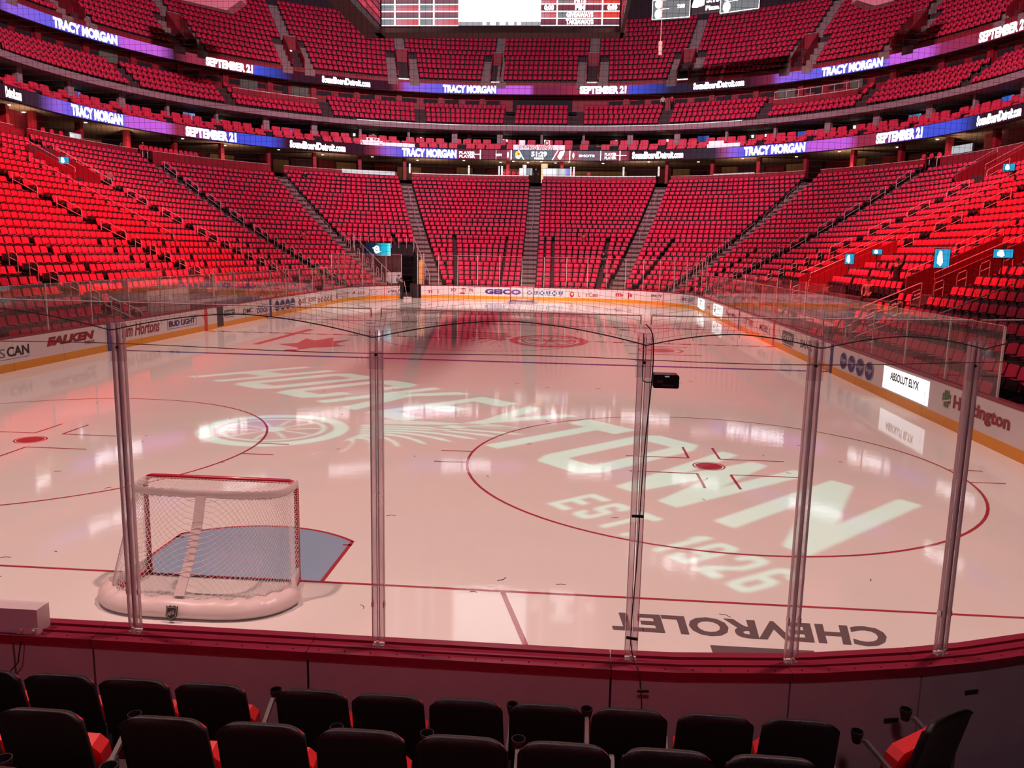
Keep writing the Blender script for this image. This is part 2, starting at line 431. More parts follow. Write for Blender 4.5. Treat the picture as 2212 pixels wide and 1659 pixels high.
def ice_text(name, body, quad, m, label, bold=.02, bend=0.):
    """letters mapped bilinearly to a quad: bottom-left, bottom-right, top-right, top-left"""
    v, f, asp = text2d(body, bold); a, b, c, d = [Vector((*q, 0)) for q in quad]; mb = MB()
    for x, y in v:
        p = a*(1-x)*(1-y)+b*x*(1-y)+c*x*y+d*(1-x)*y; mb.v.append((p.x, p.y, .0035))
    mb.f = f; mb.m = [0]*len(f); o = build(mb, name, m, floor); o['label'] = label; return o
ice_text('ice_lettering', 'CHEVROLET', [(7.52, 2.92), (4.55, 2.95), (4.60, 2.52), (7.40, 2.46)], P_DARK, 'grey lettering on the ice behind the near goal line', .035)
ice_mark('ice_bar', [rect(5.57, 6.6, 2.13, 2.30)], P_DARK, 'grey bar on the ice near the boards')
ice_mark('maple_leaf', [[(x, y) for x, y in [(-7.9, 26.3), (-7.3, 26.9), (-7.5, 28.6), (-6.9, 27.9), (-6.5, 29.3), (-6.1, 27.9), (-5.5, 28.6), (-5.7, 26.9), (-5.1, 26.3), (-6.2, 25.4), (-6.5, 24.7), (-6.8, 25.4)]][::-1]], P_LOGO, 'red leaf mark in the neutral zone')
ice_mark('left_dark_bar', [[(-8.9, 26.0), (-8.6, 26.0), (-8.4, 32.5), (-8.8, 32.5)]], P_LOGO, 'dark bar beside the leaf mark', .003)
ice_mark('neutral_emblem', ring_faces(7.7, 27.9, .95, .12, n=40)+disc(7.7, 27.9, .6)+[rect(6.3, 9.2, 26.4, 26.6), rect(6.3, 9.0, 29.2, 29.4)], P_LOGO, 'round dark red emblem right of centre', .003)
# skate scuffs and shavings on the near ice
mb = MB(); rr = random.Random(3)
for k in range(46):
    x, y = rr.uniform(-8, 10), rr.uniform(2.5, 20); a = rr.uniform(0, PI); l = rr.uniform(.05, .16)
    q = [(x+l*math.cos(a+t*.8)*t, y+l*math.sin(a+t*.8)*t) for t in (0, .5, 1)]
    mb.tube([(x_, y_, .004) for x_, y_ in q], .004, 3, cap=False)
o = build(mb, 'skate_scuff', CONC_DK, floor); tag(o, 'small dark scuffs scattered on the ice', kind='stuff')

# ---- stands: stepped concrete
prof = [(8.95, -.25), (8.95, fl(-1))]
for i in range(-1, 25):
    back = Rrow(i)+.425
    prof.append((back, fl(i)))
    if i < 24: prof.append((back, fl(i+1)))
def tier(name, prof, a, b, m, label, shift=True):
    ss = srange(a, b); mb = MB(); k = len(prof)
    for s in ss:
        for R, z in prof:
            t = max(0., (R-10.1)/.85)/24 if shift else 0
            if abs(s) > S2: t = 0
            p, n = P(s, R, -.6*t, YF+1.0*t); mb.v.append((p.x, p.y, z))
    for i in range(len(ss)-1):
        for j in range(k-1):
            q = i*k+j; mb.f.append((q, q+k, q+k+1, q+1)); mb.m.append(0)
    return tag(build(mb, name, m), label, kind='structure')
TUN = (-11.45, -8.15); TUN_I = 9     # tunnel in the far left corner
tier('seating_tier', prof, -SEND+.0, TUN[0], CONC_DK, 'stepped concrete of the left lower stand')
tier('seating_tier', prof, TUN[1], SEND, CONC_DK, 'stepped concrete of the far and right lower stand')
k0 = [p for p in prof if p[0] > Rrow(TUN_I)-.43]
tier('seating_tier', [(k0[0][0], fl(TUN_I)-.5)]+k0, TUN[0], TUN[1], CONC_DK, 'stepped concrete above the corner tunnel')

# ---- aisles
AIS = [(-59.3, 1), (-46.6, 1), (-33.8, 1), (-27.8, 2), (-21.95, 1), (-16.4, 1), (-12.0, 1), (-7.58, 0), (.1, 0), (7.45, 0), (12.5, 0), (16.5, 1), (22.1, 1), (28.1, 2), (32.2, 1), (39.8, 2), (46.2, 1), (59.3, 1)]
def itrans(s): return 11 if abs(s) < 14 else (9 if abs(s) < 20 else 8)
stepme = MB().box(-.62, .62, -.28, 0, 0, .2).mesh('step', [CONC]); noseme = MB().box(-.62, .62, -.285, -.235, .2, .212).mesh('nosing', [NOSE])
for s, kind in AIS:
    if abs(s) > 50 or kind == 2: continue
    root = empty('aisle_stairs'); root['kind'] = 'structure'
    root['label'] = 'stair aisle through the lower stand, %s' % where(s)
    lo = itrans(s) if kind == 2 else -1
    for i in range(lo, 24):
        p, n = PB(s, i, .425); rz = math.atan2(-n.x, n.y)
        dz = (fl(i+1)-fl(i))/2
        o = link('step', stepme, root, (p.x, p.y, fl(i)), rz); o.scale = (.4 if kind == 2 else 1, 1.35, dz/.2)
        if abs(s) < 13:
            p2, n2 = PB(s, i, .425)
            o = link('nosing', noseme, root, (p2.x, p2.y, fl(i)+dz-.2), rz); o.scale = (1, 1, 1)
            p3, n3 = PB(s, i, .70)
            o = link('nosing', noseme, root, (p3.x, p3.y, fl(i+1)-.2), rz)

# ---- the seat
def rrect(w2, z0, z1, c, w2b=None):
    w2b = w2 if w2b is None else w2b
    return [(-w2b+c*.4, z0), (w2b-c*.4, z0), (w2b, z0+c*.4), (w2, z1-c), (w2-c, z1), (-w2+c, z1), (-w2, z1-c), (-w2b, z0+c*.4)]
TB = Matrix.Translation((0, .02, .38)) @ Matrix.Rotation(math.radians(-13), 4, 'X')
TS = Matrix.Translation((0, -.17, .28)) @ Matrix.Rotation(math.radians(-6), 4, 'X')
def seat_back(mb, a=0, b=1):
    mb.prism(rrect(.208, .06, .485, .05), TB, .05, a, b)
    mb.prism(rrect(.230, 0, .535, .07), TB @ Matrix.Translation((0, .03, 0)), .04, b, b)
def seat_cush(mb, a=0, b=1):
    mb.prism([(-.20, 0), (.20, 0), (.21, .265), (-.21, .265)], TS, .04, b, b)
    mb.prism([(-.20, .02), (.20, .02), (.212, .285), (-.212, .285)], TS @ Matrix.Translation((0, .035, 0)), .06, a, a)
def seat_base(mb, a=1): mb.box(-.16, .16, -.04, .02, 0, .36, a)
def seat_arm(mb, a=1): mb.box(.235, .275, -.24, .06, .54, .58, a)
def tmpl(parts):
    mb = MB()
    for p in parts: p(mb)
    return mb
T_FULL = tmpl([seat_back, seat_cush, seat_base, seat_arm]); 
def seat_cush_red(mb): mb.prism([(-.195, .08), (.195, .08), (.205, .34), (-.205, .34)], TS, .09, 0)
T_LITE = tmpl([seat_back, seat_cush_red, seat_base])
def replicate(name, T, xf, mats, label, group=None):
    """xf: list of (x,y,z,rz,scale)"""
    tv = np.array(T.v, float); nv = len(tv); nf = len(T.f); N = len(xf); xf = np.array(xf, float)
    c, s = np.cos(xf[:, 3]), np.sin(xf[:, 3]); sc = xf[:, 4]
    X = (tv[None, :, 0]*c[:, None]-tv[None, :, 1]*s[:, None])*1.0
    X = tv[None, :, 0]*(c*sc)[:, None]-tv[None, :, 1]*s[:, None]+xf[:, 0:1]
    Y = tv[None, :, 0]*(s*sc)[:, None]+tv[None, :, 1]*c[:, None]+xf[:, 1:2]
    Z = tv[None, :, 2]+xf[:, 2:3]
    co = np.stack([X, Y, Z], -1).reshape(-1)
    li = np.array([i for f in T.f for i in f], np.int64); ls = np.cumsum([0]+[len(f) for f in T.f[:-1]])
    LI = (li[None, :]+(np.arange(N)*nv)[:, None]).reshape(-1).astype(np.int32)
    LS = (ls[None, :]+(np.arange(N)*len(li))[:, None]).reshape(-1).astype(np.int32)
    me = bpy.data.meshes.new(name)
    me.vertices.add(N*nv); me.loops.add(len(LI)); me.polygons.add(N*nf)
    me.vertices.foreach_set('co', co.astype(np.float32)); me.loops.foreach_set('vertex_index', LI)
    me.polygons.foreach_set('loop_start', LS)
    for m in mats: me.materials.append(m)
    me.polygons.foreach_set('material_index', np.tile(np.array(T.m, np.int32), N))
    me.update(calc_edges=True)
    o = link(name, me); tag(o, label, 'seat', group, 'stuff'); return o

# seat spots in the lower stand
spots = []      # x,y,z,rz,w, i,s, section, index
bounds = [a for a in AIS]
def half(kind, i, s): return .64 if kind != 2 else (.10 if i >= itrans(s) else -.0)
RETGAP = [-5.9, -2.2, 2.2, 5.95, 9.2, -9.0, 14.4, -18.9, 19.2, -24.6, -37.2, 25.0, -30.5, 36.0, -42.5, 42.5]
for i in range(-1, 25):
    R = Rrow(i)
    for q in range(len(AIS)-1):
        (sa, ka), (sb, kb) = AIS[q], AIS[q+1]
        if i >= 23 and (q % 2) and abs(sa) > 10 and i == 24: continue
        # metres along the row
        def cut(s, k, sg): return s+sg*half(k, i, s)/dlds(s, R)
        a, b = cut(sa, ka, 1), cut(sb, kb, -1)
        segs = [(a, b)]
        cuts = []
        if i < itrans((a+b)/2):
            for g in RETGAP:
                gw = .08 if abs(g) < 3 else .16
                if a+.8 < g < b-.8: cuts.append((g-gw/dlds(g, R), g+gw/dlds(g, R)))
        if i < TUN_I and a < TUN[1] and b > TUN[0]: cuts.append((TUN[0]-.5/dlds(-10, R), TUN[1]+.35/dlds(-10, R)))
        if 3 <= i < 9 and a < 30.6 < b: cuts.append((29.6, 31.9))
        if 4 <= i < 9 and a < 45 < b: cuts.append((42.8, 45.6))
        if 15 <= i < 21 and a < -37 < b: cuts.append((-37.4, -35.6))
        if 20 <= i < 24 and a < 20.2 < b: cuts.append((18.9, 21.5))
        if 17 <= i < 21 and a < -24.2 < b: cuts.append((-25.9, -22.6))
        if i < 2 and -46 < (a+b)/2 < -30: cuts.append((max(a, -45.), min(b, -33.)))
        if i < 4 and 21 < (a+b)/2 < 46: cuts.append((max(a, 24.), min(b, 44.)))      # bench and penalty areas
        for c0, c1 in cuts:
            ns = []
            for u, v in segs:
                if c1 <= u or c0 >= v: ns.append((u, v)); continue
                if c0 > u: ns.append((u, c0))
                if c1 < v: ns.append((c1, v))
            segs = ns
        idx = 0
        for u, v in segs:
            # cumulative length (piecewise constant dl/ds)
            N_ = 60; ss = [u+(v-u)*k/N_ for k in range(N_+1)]; cl = [0]
            for k in range(N_): cl.append(cl[-1]+(ss[k+1]-ss[k])*dlds((ss[k]+ss[k+1])/2, R))
            L = cl[-1]; pitch = .545 if i < itrans(u) and abs(u) > 20 else .515
            n = int((L+.04)/pitch)
            if n < 1: continue
            pw = L/n
            for k in range(n):
                t = (k+.5)*pw; s = float(np.interp(t, cl, ss)); idx += 1
                if 46.4 < abs(s) and (s < 0 and abs(s) > 54 or s > 0 and abs(s) > 60): continue
                p, nn = PB(s, i, .12); rz = math.atan2(-nn.x, nn.y)
                spots.append((p.x, p.y, fl(i), rz, min(1.12, pw/.515), i, s, q, idx))
def dist(t): return math.hypot(t[0]-CX, t[1]-CY)
near = []; rest = []
for t in spots:
    q = pix((t[0], t[1], t[2]+.7))
    vis = q is not None and -20 < q[0] < 2232 and -20 < q[1] < 1680
    (near if vis and t[5] < 16 else rest).append(t)
near.sort(key=lambda t: dist(t)); rest += near[300:]; near = near[:300]
replicate('arena_seats', T_FULL, [t[:5] for t in rest], [SEAT, SHELL], 'rows of red folding seats filling the rest of the lower bowl')
M_back = tmpl([lambda m: seat_back(m, 0, 1)]).mesh('backrest', [SEAT, SHELL]); M_cush = tmpl([seat_cush]).mesh('seat_cushion', [SEAT_UNDER, SHELL])
mbp = MB(); seat_base(mbp, 0); M_base = mbp.mesh('pedestal', [SHELL]); mba = MB(); seat_arm(mba, 0); M_arm = mba.mesh('armrest', [SHELL])
for x, y, z, rz, wsc, i, s, q, idx in near:
    root = empty('stadium_seat', (x, y, z), rz); root.scale = (wsc, 1, 1)
    sd = 'left' if s < 0 else 'right'
    st = [k for k in range(len(AIS)) if (AIS[k][0] < 0) == (s < 0) and abs(AIS[k][0]) < 50]
    st = st if s < 0 else st[::-1]; bnd = q if s < 0 else q+1
    tag(root, 'red folding seat, %s stand, %s row up, %s along from %s stairs' % (sd, ordn(i+2), ordn(idx), ('the '+ordn(st.index(bnd)+1)+' visible') if bnd in st else 'the picture-edge'), 'seat', 'red folding seats of the lower stand')
    link('backrest', M_back, root); link('seat_cushion', M_cush, root); link('pedestal', M_base, root); link('armrest', M_arm, root)
# ---- boards all round: panels, kick plate, cap rail
boards = empty('dasher_boards'); tag(boards, 'white rink boards with yellow kick plate and red cap rail', kind='structure')
def arc_box(mb, a, b, r0, r1, z0, z1, mi=0, cx=0., cy=YF):
    ss = srange(a, b); n0 = len(mb.v); K = len(ss)
    for s in ss:
        for R, z in ((r0, z0), (r1, z0), (r1, z1), (r0, z1)):
            p, n = P(s, R, cx, cy); mb.v.append((p.x, p.y, z))
    for i in range(K-1):
        for j in range(4):
            q = n0+i*4; r = q+4; k = (j+1) % 4
            mb.f.append((q+j, r+j, r+k, q+k)); mb.m.append(mi)
    mb.f.append((n0, n0+1, n0+2, n0+3)); mb.m.append(mi)
    e = n0+(K-1)*4; mb.f.append((e+3, e+2, e+1, e)); mb.m.append(mi)
    return mb
GATE = (-11.25, -9.35)
nearx = [.62, 2.24, 4.42, 5.66, 6.62, 7.8]
def x2s(x):     # near end, x on the board line -> s
    if abs(x) <= HX: return (SEND-abs(x))*(1 if x >= 0 else -1)
    return (S3-10*math.asin(min(1, (abs(x)-HX)/8.6)))*(1 if x >= 0 else -1)
seams = [-SEND+.0]+[x2s(-.62-1e-6)]+[x2s(-3.0)]
cuts = sorted(set([round(x2s(x), 3) for x in nearx]+[round(x2s(x), 3) for x in (-1.8, -4.2)]+[-SEND, SEND]+list(GATE)+[-41.93, 13.2, -13.25, 41.7]+[q for q in np.arange(-72, 73, 2.44) if not GATE[0]-1 < q < GATE[1]+1]))
cc = [cuts[0]]
for q in cuts[1:]:
    if q-cc[-1] < .7 and q not in GATE and not any(abs(q-x2s(x)) < .01 for x in nearx) and q != SEND: continue
    cc.append(q)
for a, b in zip(cc[:-1], cc[1:]):
    if a >= GATE[0]-.01 and b <= GATE[1]+.01: continue
    g = .008
    o = build(arc_box(MB(), a+g, b-g, 8.53, 8.56, .25, 1.02), 'board_panel', BOARD, boards)
    o = build(arc_box(MB(), a+g, b-g, 8.525, 8.56, 0.0, .25), 'kick_plate', KICK, boards)
    o = build(arc_box(MB(), a+g, b-g, 8.70, 8.73, 0.02, 1.02), 'backing_panel', BOARD_OUT, boards)
    m = MB(); arc_box(m, a+g/3, b-g/3, 8.515, 8.585, 1.0, 1.075); arc_box(m, a+g/3, b-g/3, 8.585, 8.66, 1.0, 1.055); arc_box(m, a+g/3, b-g/3, 8.66, 8.675, 1.0, 1.066); arc_box(m, a+g/3, b-g/3, 8.675, 8.76, .99, 1.05)
    build(m, 'cap_rail', CAP, boards)
    # frame upright between the two skins
    p, n = P(a, 8.63); rz = math.atan2(-n.x, n.y)
    link('upright', bpy.data.meshes.get('upright') or MB().box(-.03, .03, -.065, .065, 0, 1.0).mesh('upright', [DARK]), boards, p, rz)
mb = MB()
for k in range(60):
    s = x2s(-3+.19*k) if -3+.19*k < 8.6 else None
    if s is None: continue
    p, n = P(s, 8.72); mb.tube([(p.x, p.y, 1.049), (p.x, p.y, 1.054)], .007, 6)
tag(build(mb, 'cap_screw', DARK, boards), kind='stuff')
# vertical line markers painted on the boards
def marker(s, w_, m, label):
    o = build(arc_box(MB(), s-w_/2, s+w_/2, 8.519, 8.53, .0, 1.0), 'line_marker', m, boards); o['label'] = label
marker(-49.8, .28, INK_BLUE, 'blue stripe on the left boards'); marker(-33.9, .3, INK_BLUE, 'far blue stripe on the left boards')
marker(49.9, .28, INK_BLUE, 'blue stripe on the right boards'); marker(-41.93, .3, mat('red_stripe', (.7, .03, .04), .4), 'red stripe on the left boards')
marker(41.7, .3, MATS['red_stripe'], 'red stripe on the right boards'); marker(34.0, .25, INK_BLUE, 'far blue stripe on the right boards')
for s in (-13.25, 13.15): marker(s, .06, MATS['red_stripe'], 'thin red joint line in the boards')

# ---- advertising on the boards
def curve_quad(mb, x0, x1, y0, y1, fn, mi=0, n=1):
    for k in range(n):
        a, b = x0+(x1-x0)*k/n, x0+(x1-x0)*(k+1)/n
        mb.face([fn(a, y0), fn(b, y0), fn(b, y1), fn(a, y1)], mi)
def on_wall(s0, s1, z0, z1, R, cx=0., cy=YF):
    def fn(x, y, off=0.):
        p, n = P(s0+(s1-s0)*x, R-off, cx, cy); return (p.x, p.y, z0+(z1-z0)*y)
    return fn
def ad(parts, s0, s1, z0, z1, label, R=8.53, parent=None, name='advertisement', cx=0., cy=YF, base=.006):
    """parts: ('t',text,x0,x1,y0,y1,mat,bold,shear) | ('b',x0,x1,y0,y1,mat) | ('p',[(x,y)..],mat) | ('o',cx,cy,rx,ry,mat)"""
    fn = on_wall(s0, s1, z0, z1, R, cx, cy); mats = []; mb = MB()
    def mi(m):
        if m not in mats: mats.append(m)
        return mats.index(m)
    for k, q in enumerate(parts):
        off = base+.0015*k
        g = lambda x, y: fn(x, y, off)
        if q[0] == 't':
            _, body, x0, x1, y0, y1, m, bold, shear = q; v, f, asp = text2d(body, bold, shear); n0 = len(mb.v)
            mb.v += [g(x0+(x1-x0)*a, y0+(y1-y0)*b) for a, b in v]; mb.f += [tuple(n0+i for i in ff) for ff in f]; mb.m += [mi(m)]*len(f)
        elif q[0] == 'b': curve_quad(mb, q[1], q[2], q[3], q[4], g, mi(q[5]), 4)
        elif q[0] == 'p': mb.face([g(x, y) for x, y in q[1]], mi(q[2]))
        elif q[0] == 'o':
            n = 20; mb.face([g(q[1]+q[3]*math.cos(2*PI*i/n), q[2]+q[4]*math.sin(2*PI*i/n)) for i in range(n)], mi(q[5]))
    o = build(mb, name, mats, parent or boards); o['label'] = label; return o
def frame(m, t=.03, x0=0, x1=1, y0=0, y1=1, ty=.06):
    return [('b', x0, x1, y0, y0+ty, m), ('b', x0, x1, y1-ty, y1, m), ('b', x0, x0+t, y0, y1, m), ('b', x1-t, x1, y0, y1, m)]
ad([('t', 'KIDS', 0, .55, .1, .85, INK_GREY, .0, 0), ('t', 'CAN', .58, 1, .1, .95, INK, .03, 0), ('b', 0, 1, -.1, -.07, INK_GREY)], -56.6, -54.2, .42, .78, 'grey and black KIDSCAN lettering')
ad([('t', 'FALKEN', 0, 1, .36, 1, INK_BROWN, .07, .25), ('t', 'TIRES', .76, .99, .02, .27, INK_BROWN, .03, .1), ('p', [(.03, .62), (.16, .62), (.08, .36)], INK_RED)], -53.35, -50.7, .40, .86, 'dark red FALKEN TIRES lettering')
ad([('t', 'Tim Hortons', 0, 1, 0, 1, INK_BROWN, .022, .3)], -49.0, -46.15, .38, .88, 'dark red Tim Hortons script')
ad(frame(INK_BLUE, .012, ty=.04)+[('t', 'BUD LIGHT', .05, .95, .2, .8, INK_BLUE, .04, 0)], -45.5, -42.9, .38, .80, 'blue framed BUD LIGHT lettering')
ad([('b', 0, 1, 0, 1, mat('dark_grey_panel', (.07, .05, .06), .6))], -40.75, -40.05, .06, 1.0, 'dark grey pad on the left boards')
ad([('b', 0, 1, .25, 1, INK_GREY), ('t', 'CHEVY', .1, .9, .45, .8, INK_WHITE, .02, 0), ('b', .1, .9, .05, .12, INK_GREY)], -39.95, -38.7, .40, .80, 'grey boxed logo on the left boards')
ad([('t', 'DMC', 0, 1, .1, .9, INK, .02, .1)], -37.7, -36.4, .42, .74, 'black DMC lettering')
ad([('t', 'HARD', .1, .9, .62, .9, INK, .03, 0), ('t', 'DOGS', 0, 1, 0, .55, INK_BLUE, .03, 0)], -35.85, -34.35, .34, .82, 'dark DOGS lettering')
ov = []
for k in range(4): ov += [('o', .12+.25*k, .5, .11, .5, INK_BLUE), ('b', .03+.25*k, .21+.25*k, .42, .52, INK_WHITE), ('b', .03+.25*k, .21+.25*k, .25, .31, INK_WHITE)]
ad(ov, -33.3, -29.85, .26, .86, 'four navy ovals on the far left boards')
ad([('p', [(0, .5), (.09, 1.1), (.18, .5), (.09, -.15)], INK_BROWN), ('p', [(.05, .5), (.09, .75), (.13, .5), (.09, .3)], INK_WHITE), ('t', 'ST. JOES', .22, 1, .1, .9, INK_BROWN, .01, 0)], -29.3, -25.9, .30, .76, 'dark red ST. JOES lettering with emblem')
pc = []
for k in range(5): pc += [('o', .1+.2*k, .32, .07, .3, INK_BROWN), ('p', [(.06+.2*k, .5), (.14+.2*k, .5), (.12+.2*k, 1)], INK_BROWN), ('o', .1+.2*k, .35, .035, .14, INK_WHITE)]
ad(pc, -25.6, -22.2, .26, .74, 'five small brown emblems in a row')
ad([('p', [(0, .1), (.1, 0), (.1, 1), (.03, .8)], INK_BROWN), ('t', 'Hungry', .16, .6, .45, .8, INK_RED, .01, .1), ('t', 'Howies', .6, 1, .45, .9, INK_RED, .01, 0), ('t', 'PIZZA', .55, 1, .1, .3, INK_BLUE, 0, 0)], -21.3, -18.3, .28, .78, 'small red lettering on the far corner boards')
ad([('t', 'MotorCity', 0, 1, .3, 1, INK_BROWN, .005, .5), ('b', .62, 1, .27, .32, INK_BROWN), ('t', 'CASINO HOTEL', .2, .7, .0, .14, INK, .0, 0)], -17.6, -14.0, .22, .72, 'dark script lettering MotorCity')
def shield(x0, x1, y0, y1, m, m2): 
    w_ = x1-x0; h = y1-y0
    return [('p', [(x0, y1), (x0+w_*.5, y1+h*.04), (x1, y1), (x1, y0+h*.4), (x0+w_*.5, y0), (x0, y0+h*.4)], m), ('p', [(x0+w_*.15, y1-h*.45), (x1-w_*.1, y1-h*.12), (x1-w_*.1, y1-h*.3), (x0+w_*.15, y1-h*.6)], m2)]
ad(shield(0, .22, .3, 1, INK, INK_WHITE)+[('t', 'NHL.TV', .3, 1, .5, .95, INK, .03, .1), ('t', 'Technology', .3, .95, .05, .32, INK, 0, 0)], -13.05, -11.3, .22, .72, 'black NHL.TV lettering beside the open gate')
ad([('t', 'E TIRE', 0, 1, 0, 1, INK_RED, .045, .15)], -9.15, -7.55, .38, .62, 'red lettering E TIRE')
ad([('t', 'HOCKEYTOWN', 0, 1, .42, 1, INK_BROWN, .035, 0), ('o', .55, .18, .1, .16, INK_RED), ('o', .55, .18, .06, .09, INK_WHITE), ('p', [(.4, .3), (.62, .38), (.6, .2), (.42, .1)], INK_RED)], -6.4, -4.3, .32, .84, 'dark red HOCKEYTOWN lettering with small wheel')
ad([('t', 'GEICO', 0, 1, 0, 1, mat('violet_ink', (.08, .04, .30), .5), .055, 0)], -3.3, -.32, .40, .82, 'violet GEICO lettering behind the far goal')
bc = []
for k in range(6):
    x = .08+.168*k
    if k % 2 == 0: bc += [('b', x-.03, x+.03, 0, 1, INK_SKY), ('b', x-.07, x+.07, .3, .7, INK_SKY), ('o', x, .5, .035, .25, INK_WHITE)]
    else: bc += [('p', [(x-.06, .95), (x, .85), (x+.06, .95), (x+.055, .4), (x, 0), (x-.055, .4)], INK_SKY), ('b', x-.01, x+.01, .1, .8, INK_WHITE)]
ad(bc, .15, 3.2, .40, .78, 'row of blue crosses and shields on the boards')
ad([('t', 'Little Caesars', .26, 1, .1, .75, INK_BROWN, .012, 0), ('o', .1, .4, .055, .4, INK_RED), ('o', .1, .45, .03, .2, INK_WHITE)], 3.55, 6.8, .30, .88, 'dark Little Caesars lettering with red spot')
ad([('t', 'meijer', 0, 1, 0, 1, INK_RED, .035, 0)], 8.0, 10.2, .34, .84, 'red meijer lettering')
ad(shield(0, .2, .35, 1, INK, INK_WHITE)+[('t', 'NHL.TV', .28, 1, .5, .95, INK, .03, .1), ('t', 'Technology', .3, .9, .05, .32, INK, 0, 0)], 11.25, 13.0, .34, .84, 'black NHL.TV lettering right of the far goal')
ad(frame(INK_BLUE, .02, ty=.06)+[('t', 'BUD LIGHT', .07, .93, .22, .8, INK_BLUE, .04, 0)], 15.6, 18.2, .42, .86, 'blue framed BUD LIGHT on the far right corner')
def lit(s0, s1, z0, z1, parts, label):
    return ad([('b', 0, 1, 0, 1, LED_PANEL)]+parts, s0, s1, z0, z1, label, name='lit_panel')
lit(19.3, 22.3, .18, .92, [('t', 'IT', .15, .6, .3, .8, INK_GREY, .0, 0), ('b', .2, .8, .84, .87, INK_GREY)], 'small lit white panel, far right corner, left one')
ad([('t', 'Lear', .1, .9, .3, .8, INK_BROWN, 0, 0)], 22.8, 24.8, .3, .8, 'faint lettering between the two lit panels')
lit(25.8, 29.1, .18, .92, [('t', 'PENS', .4, .8, .45, .8, INK_RED, .0, .2), ('b', .1, .3, .75, .82, INK), ('b', .15, .25, .3, .6, INK), ('t', 'Coffee', .3, .7, .15, .35, INK_GREY, 0, .3)], 'small lit white panel, far right corner, right one')
for a, b, t in ((30.2, 33.3, 'Pepsi Max'), (35.0, 37.6, 'LOTTERY'), (38.9, 41.0, 'MOBIL 1')):
    ad([('t', t, 0, 1, .2, .8, INK_BROWN, .01, .1)], a, b, .34, .88, 'faint brown lettering on the right boards')
ad([('b', 0, 1, .1, 1, INK_GREY), ('t', 'CHEVY', .1, .9, .4, .75, INK_WHITE, .02, 0), ('b', .1, .9, -.05, .02, INK_GREY)], 43.2, 45.0, .3, .85, 'grey boxed logo on the right boards')
ad([('t', 'BANK', 0, 1, .1, .9, INK, .01, 0)], 46.0, 47.6, .42, .78, 'black lettering on the right boards')
kr = []
for k in range(4): kr += [('o', .12+.25*k, .5, .112, .5, INK_WHITE), ('o', .12+.25*k, .5, .104, .465, INK_BLUE), ('t', 'Kroger', .035+.25*k, .205+.25*k, .34, .70, INK_WHITE, .0, .3)]
ad(kr, 50.75, 53.9, .30, .88, 'four navy round Kroger logos on the right boards')
lit(54.6, 57.6, .30, .93, [('t', 'ABSOLUT ELYX', .17, .80, .47, .83, INK, .035, 0)]+[('o', x, y, .006, .02, INK) for x, y in ((.07, .9), (.94, .9), (.06, .1), (.94, .1))]+[('b', .93, .935, .3, .6, INK_GREY)], 'bright lit ABSOLUT ELYX panel on the right boards')
hx = []
for k in range(5): hx.append(('p', [(.0+.03*k, .28+(.15 if k in (0, 4) else .0)), (.02+.03*k, .24+(.15 if k in (0, 4) else -.06)), (.02+.03*k, .80+(.0 if k in (0, 4) else .16)), (.0+.03*k, .76+(.0 if k in (0, 4) else .12))], INK_GREEN))
hx.append(('p', [(.0, .44), (.14, .62), (.14, .56), (.0, .38)], INK_WHITE))
ad(hx+[('t', 'Huntington', .19, 1, .16, .84, INK_BROWN, .035, 0)], 58.35, 61.4, .34, .92, 'dark Huntington lettering with green hexagon logo')

# ---- glass on the boards
def glass_run(ss, h, m, label, R=8.60, thing='rink_glass', posts=None):
    for a, b in zip(ss[:-1], ss[1:]):
        t = empty(thing); tag(t, label, kind='structure')
        n = 1 if abs(dlds((a+b)/2, R)-1) < .01 else 2
        mb = MB(); q = [a+.02+(b-a-.04)*k/n for k in range(n+1)]
        for k in range(n):
            (p0, _), (p1, _) = P(q[k], R), P(q[k+1], R)
            mb.face([(p0.x, p0.y, 1.06), (p1.x, p1.y, 1.06), (p1.x, p1.y, 1.07+h), (p0.x, p0.y, 1.07+h)])
        build(mb, 'pane', m, t)
        mb = MB()
        for k in range(n):
            (p0, n0), (p1, n1) = P(q[k], R), P(q[k+1], R)
            mb.tube([(p0.x, p0.y, 1.07+h), (p1.x, p1.y, 1.07+h)], .006, 4)
        build(mb, 'bright_edge', mat('glass_edge', (.75, .55, .55), .3, coat=.5), t)
far_ss = [-22]+list(np.arange(-20.2, -12.5, 1.45))+[-11.3]; far_ss2 = [-9.3]+list(np.arange(-7.6, 20.6, 1.83))+[21.9]
glass_run(far_ss, 2.44, GLASS_FAR, 'tall end glass in the far left corner')
glass_run(far_ss2, 2.44, clear('far_end_glass', haze=.035, hazecol=(.8, .5, .5), refl=.02, grazing=.3), 'tall end glass behind the far goal')
glass_run(list(np.arange(-60.4, -22, 2.44))+[-22], 1.52, GLASS_FAR, 'side glass above the left boards')
glass_run([22]+list(np.arange(24.0, 61, 2.44))[:], 1.52, GLASS_FAR, 'side glass above the right boards')
pm = MB().box(-.02, .02, -.02, .02, 0, 1).mesh('glass_post', [STEEL])
for ss, h in ((far_ss+far_ss2, 2.44), (list(np.arange(-60.4, -22, 2.44)), 1.52), (list(np.arange(24.0, 61, 2.44)), 1.52)):
    for s in ss:
        p, n = P(s, 8.62); o = link('glass_post', pm, boards, (p.x, p.y, 1.06), math.atan2(-n.x, n.y)); o.scale = (1, 1, h)

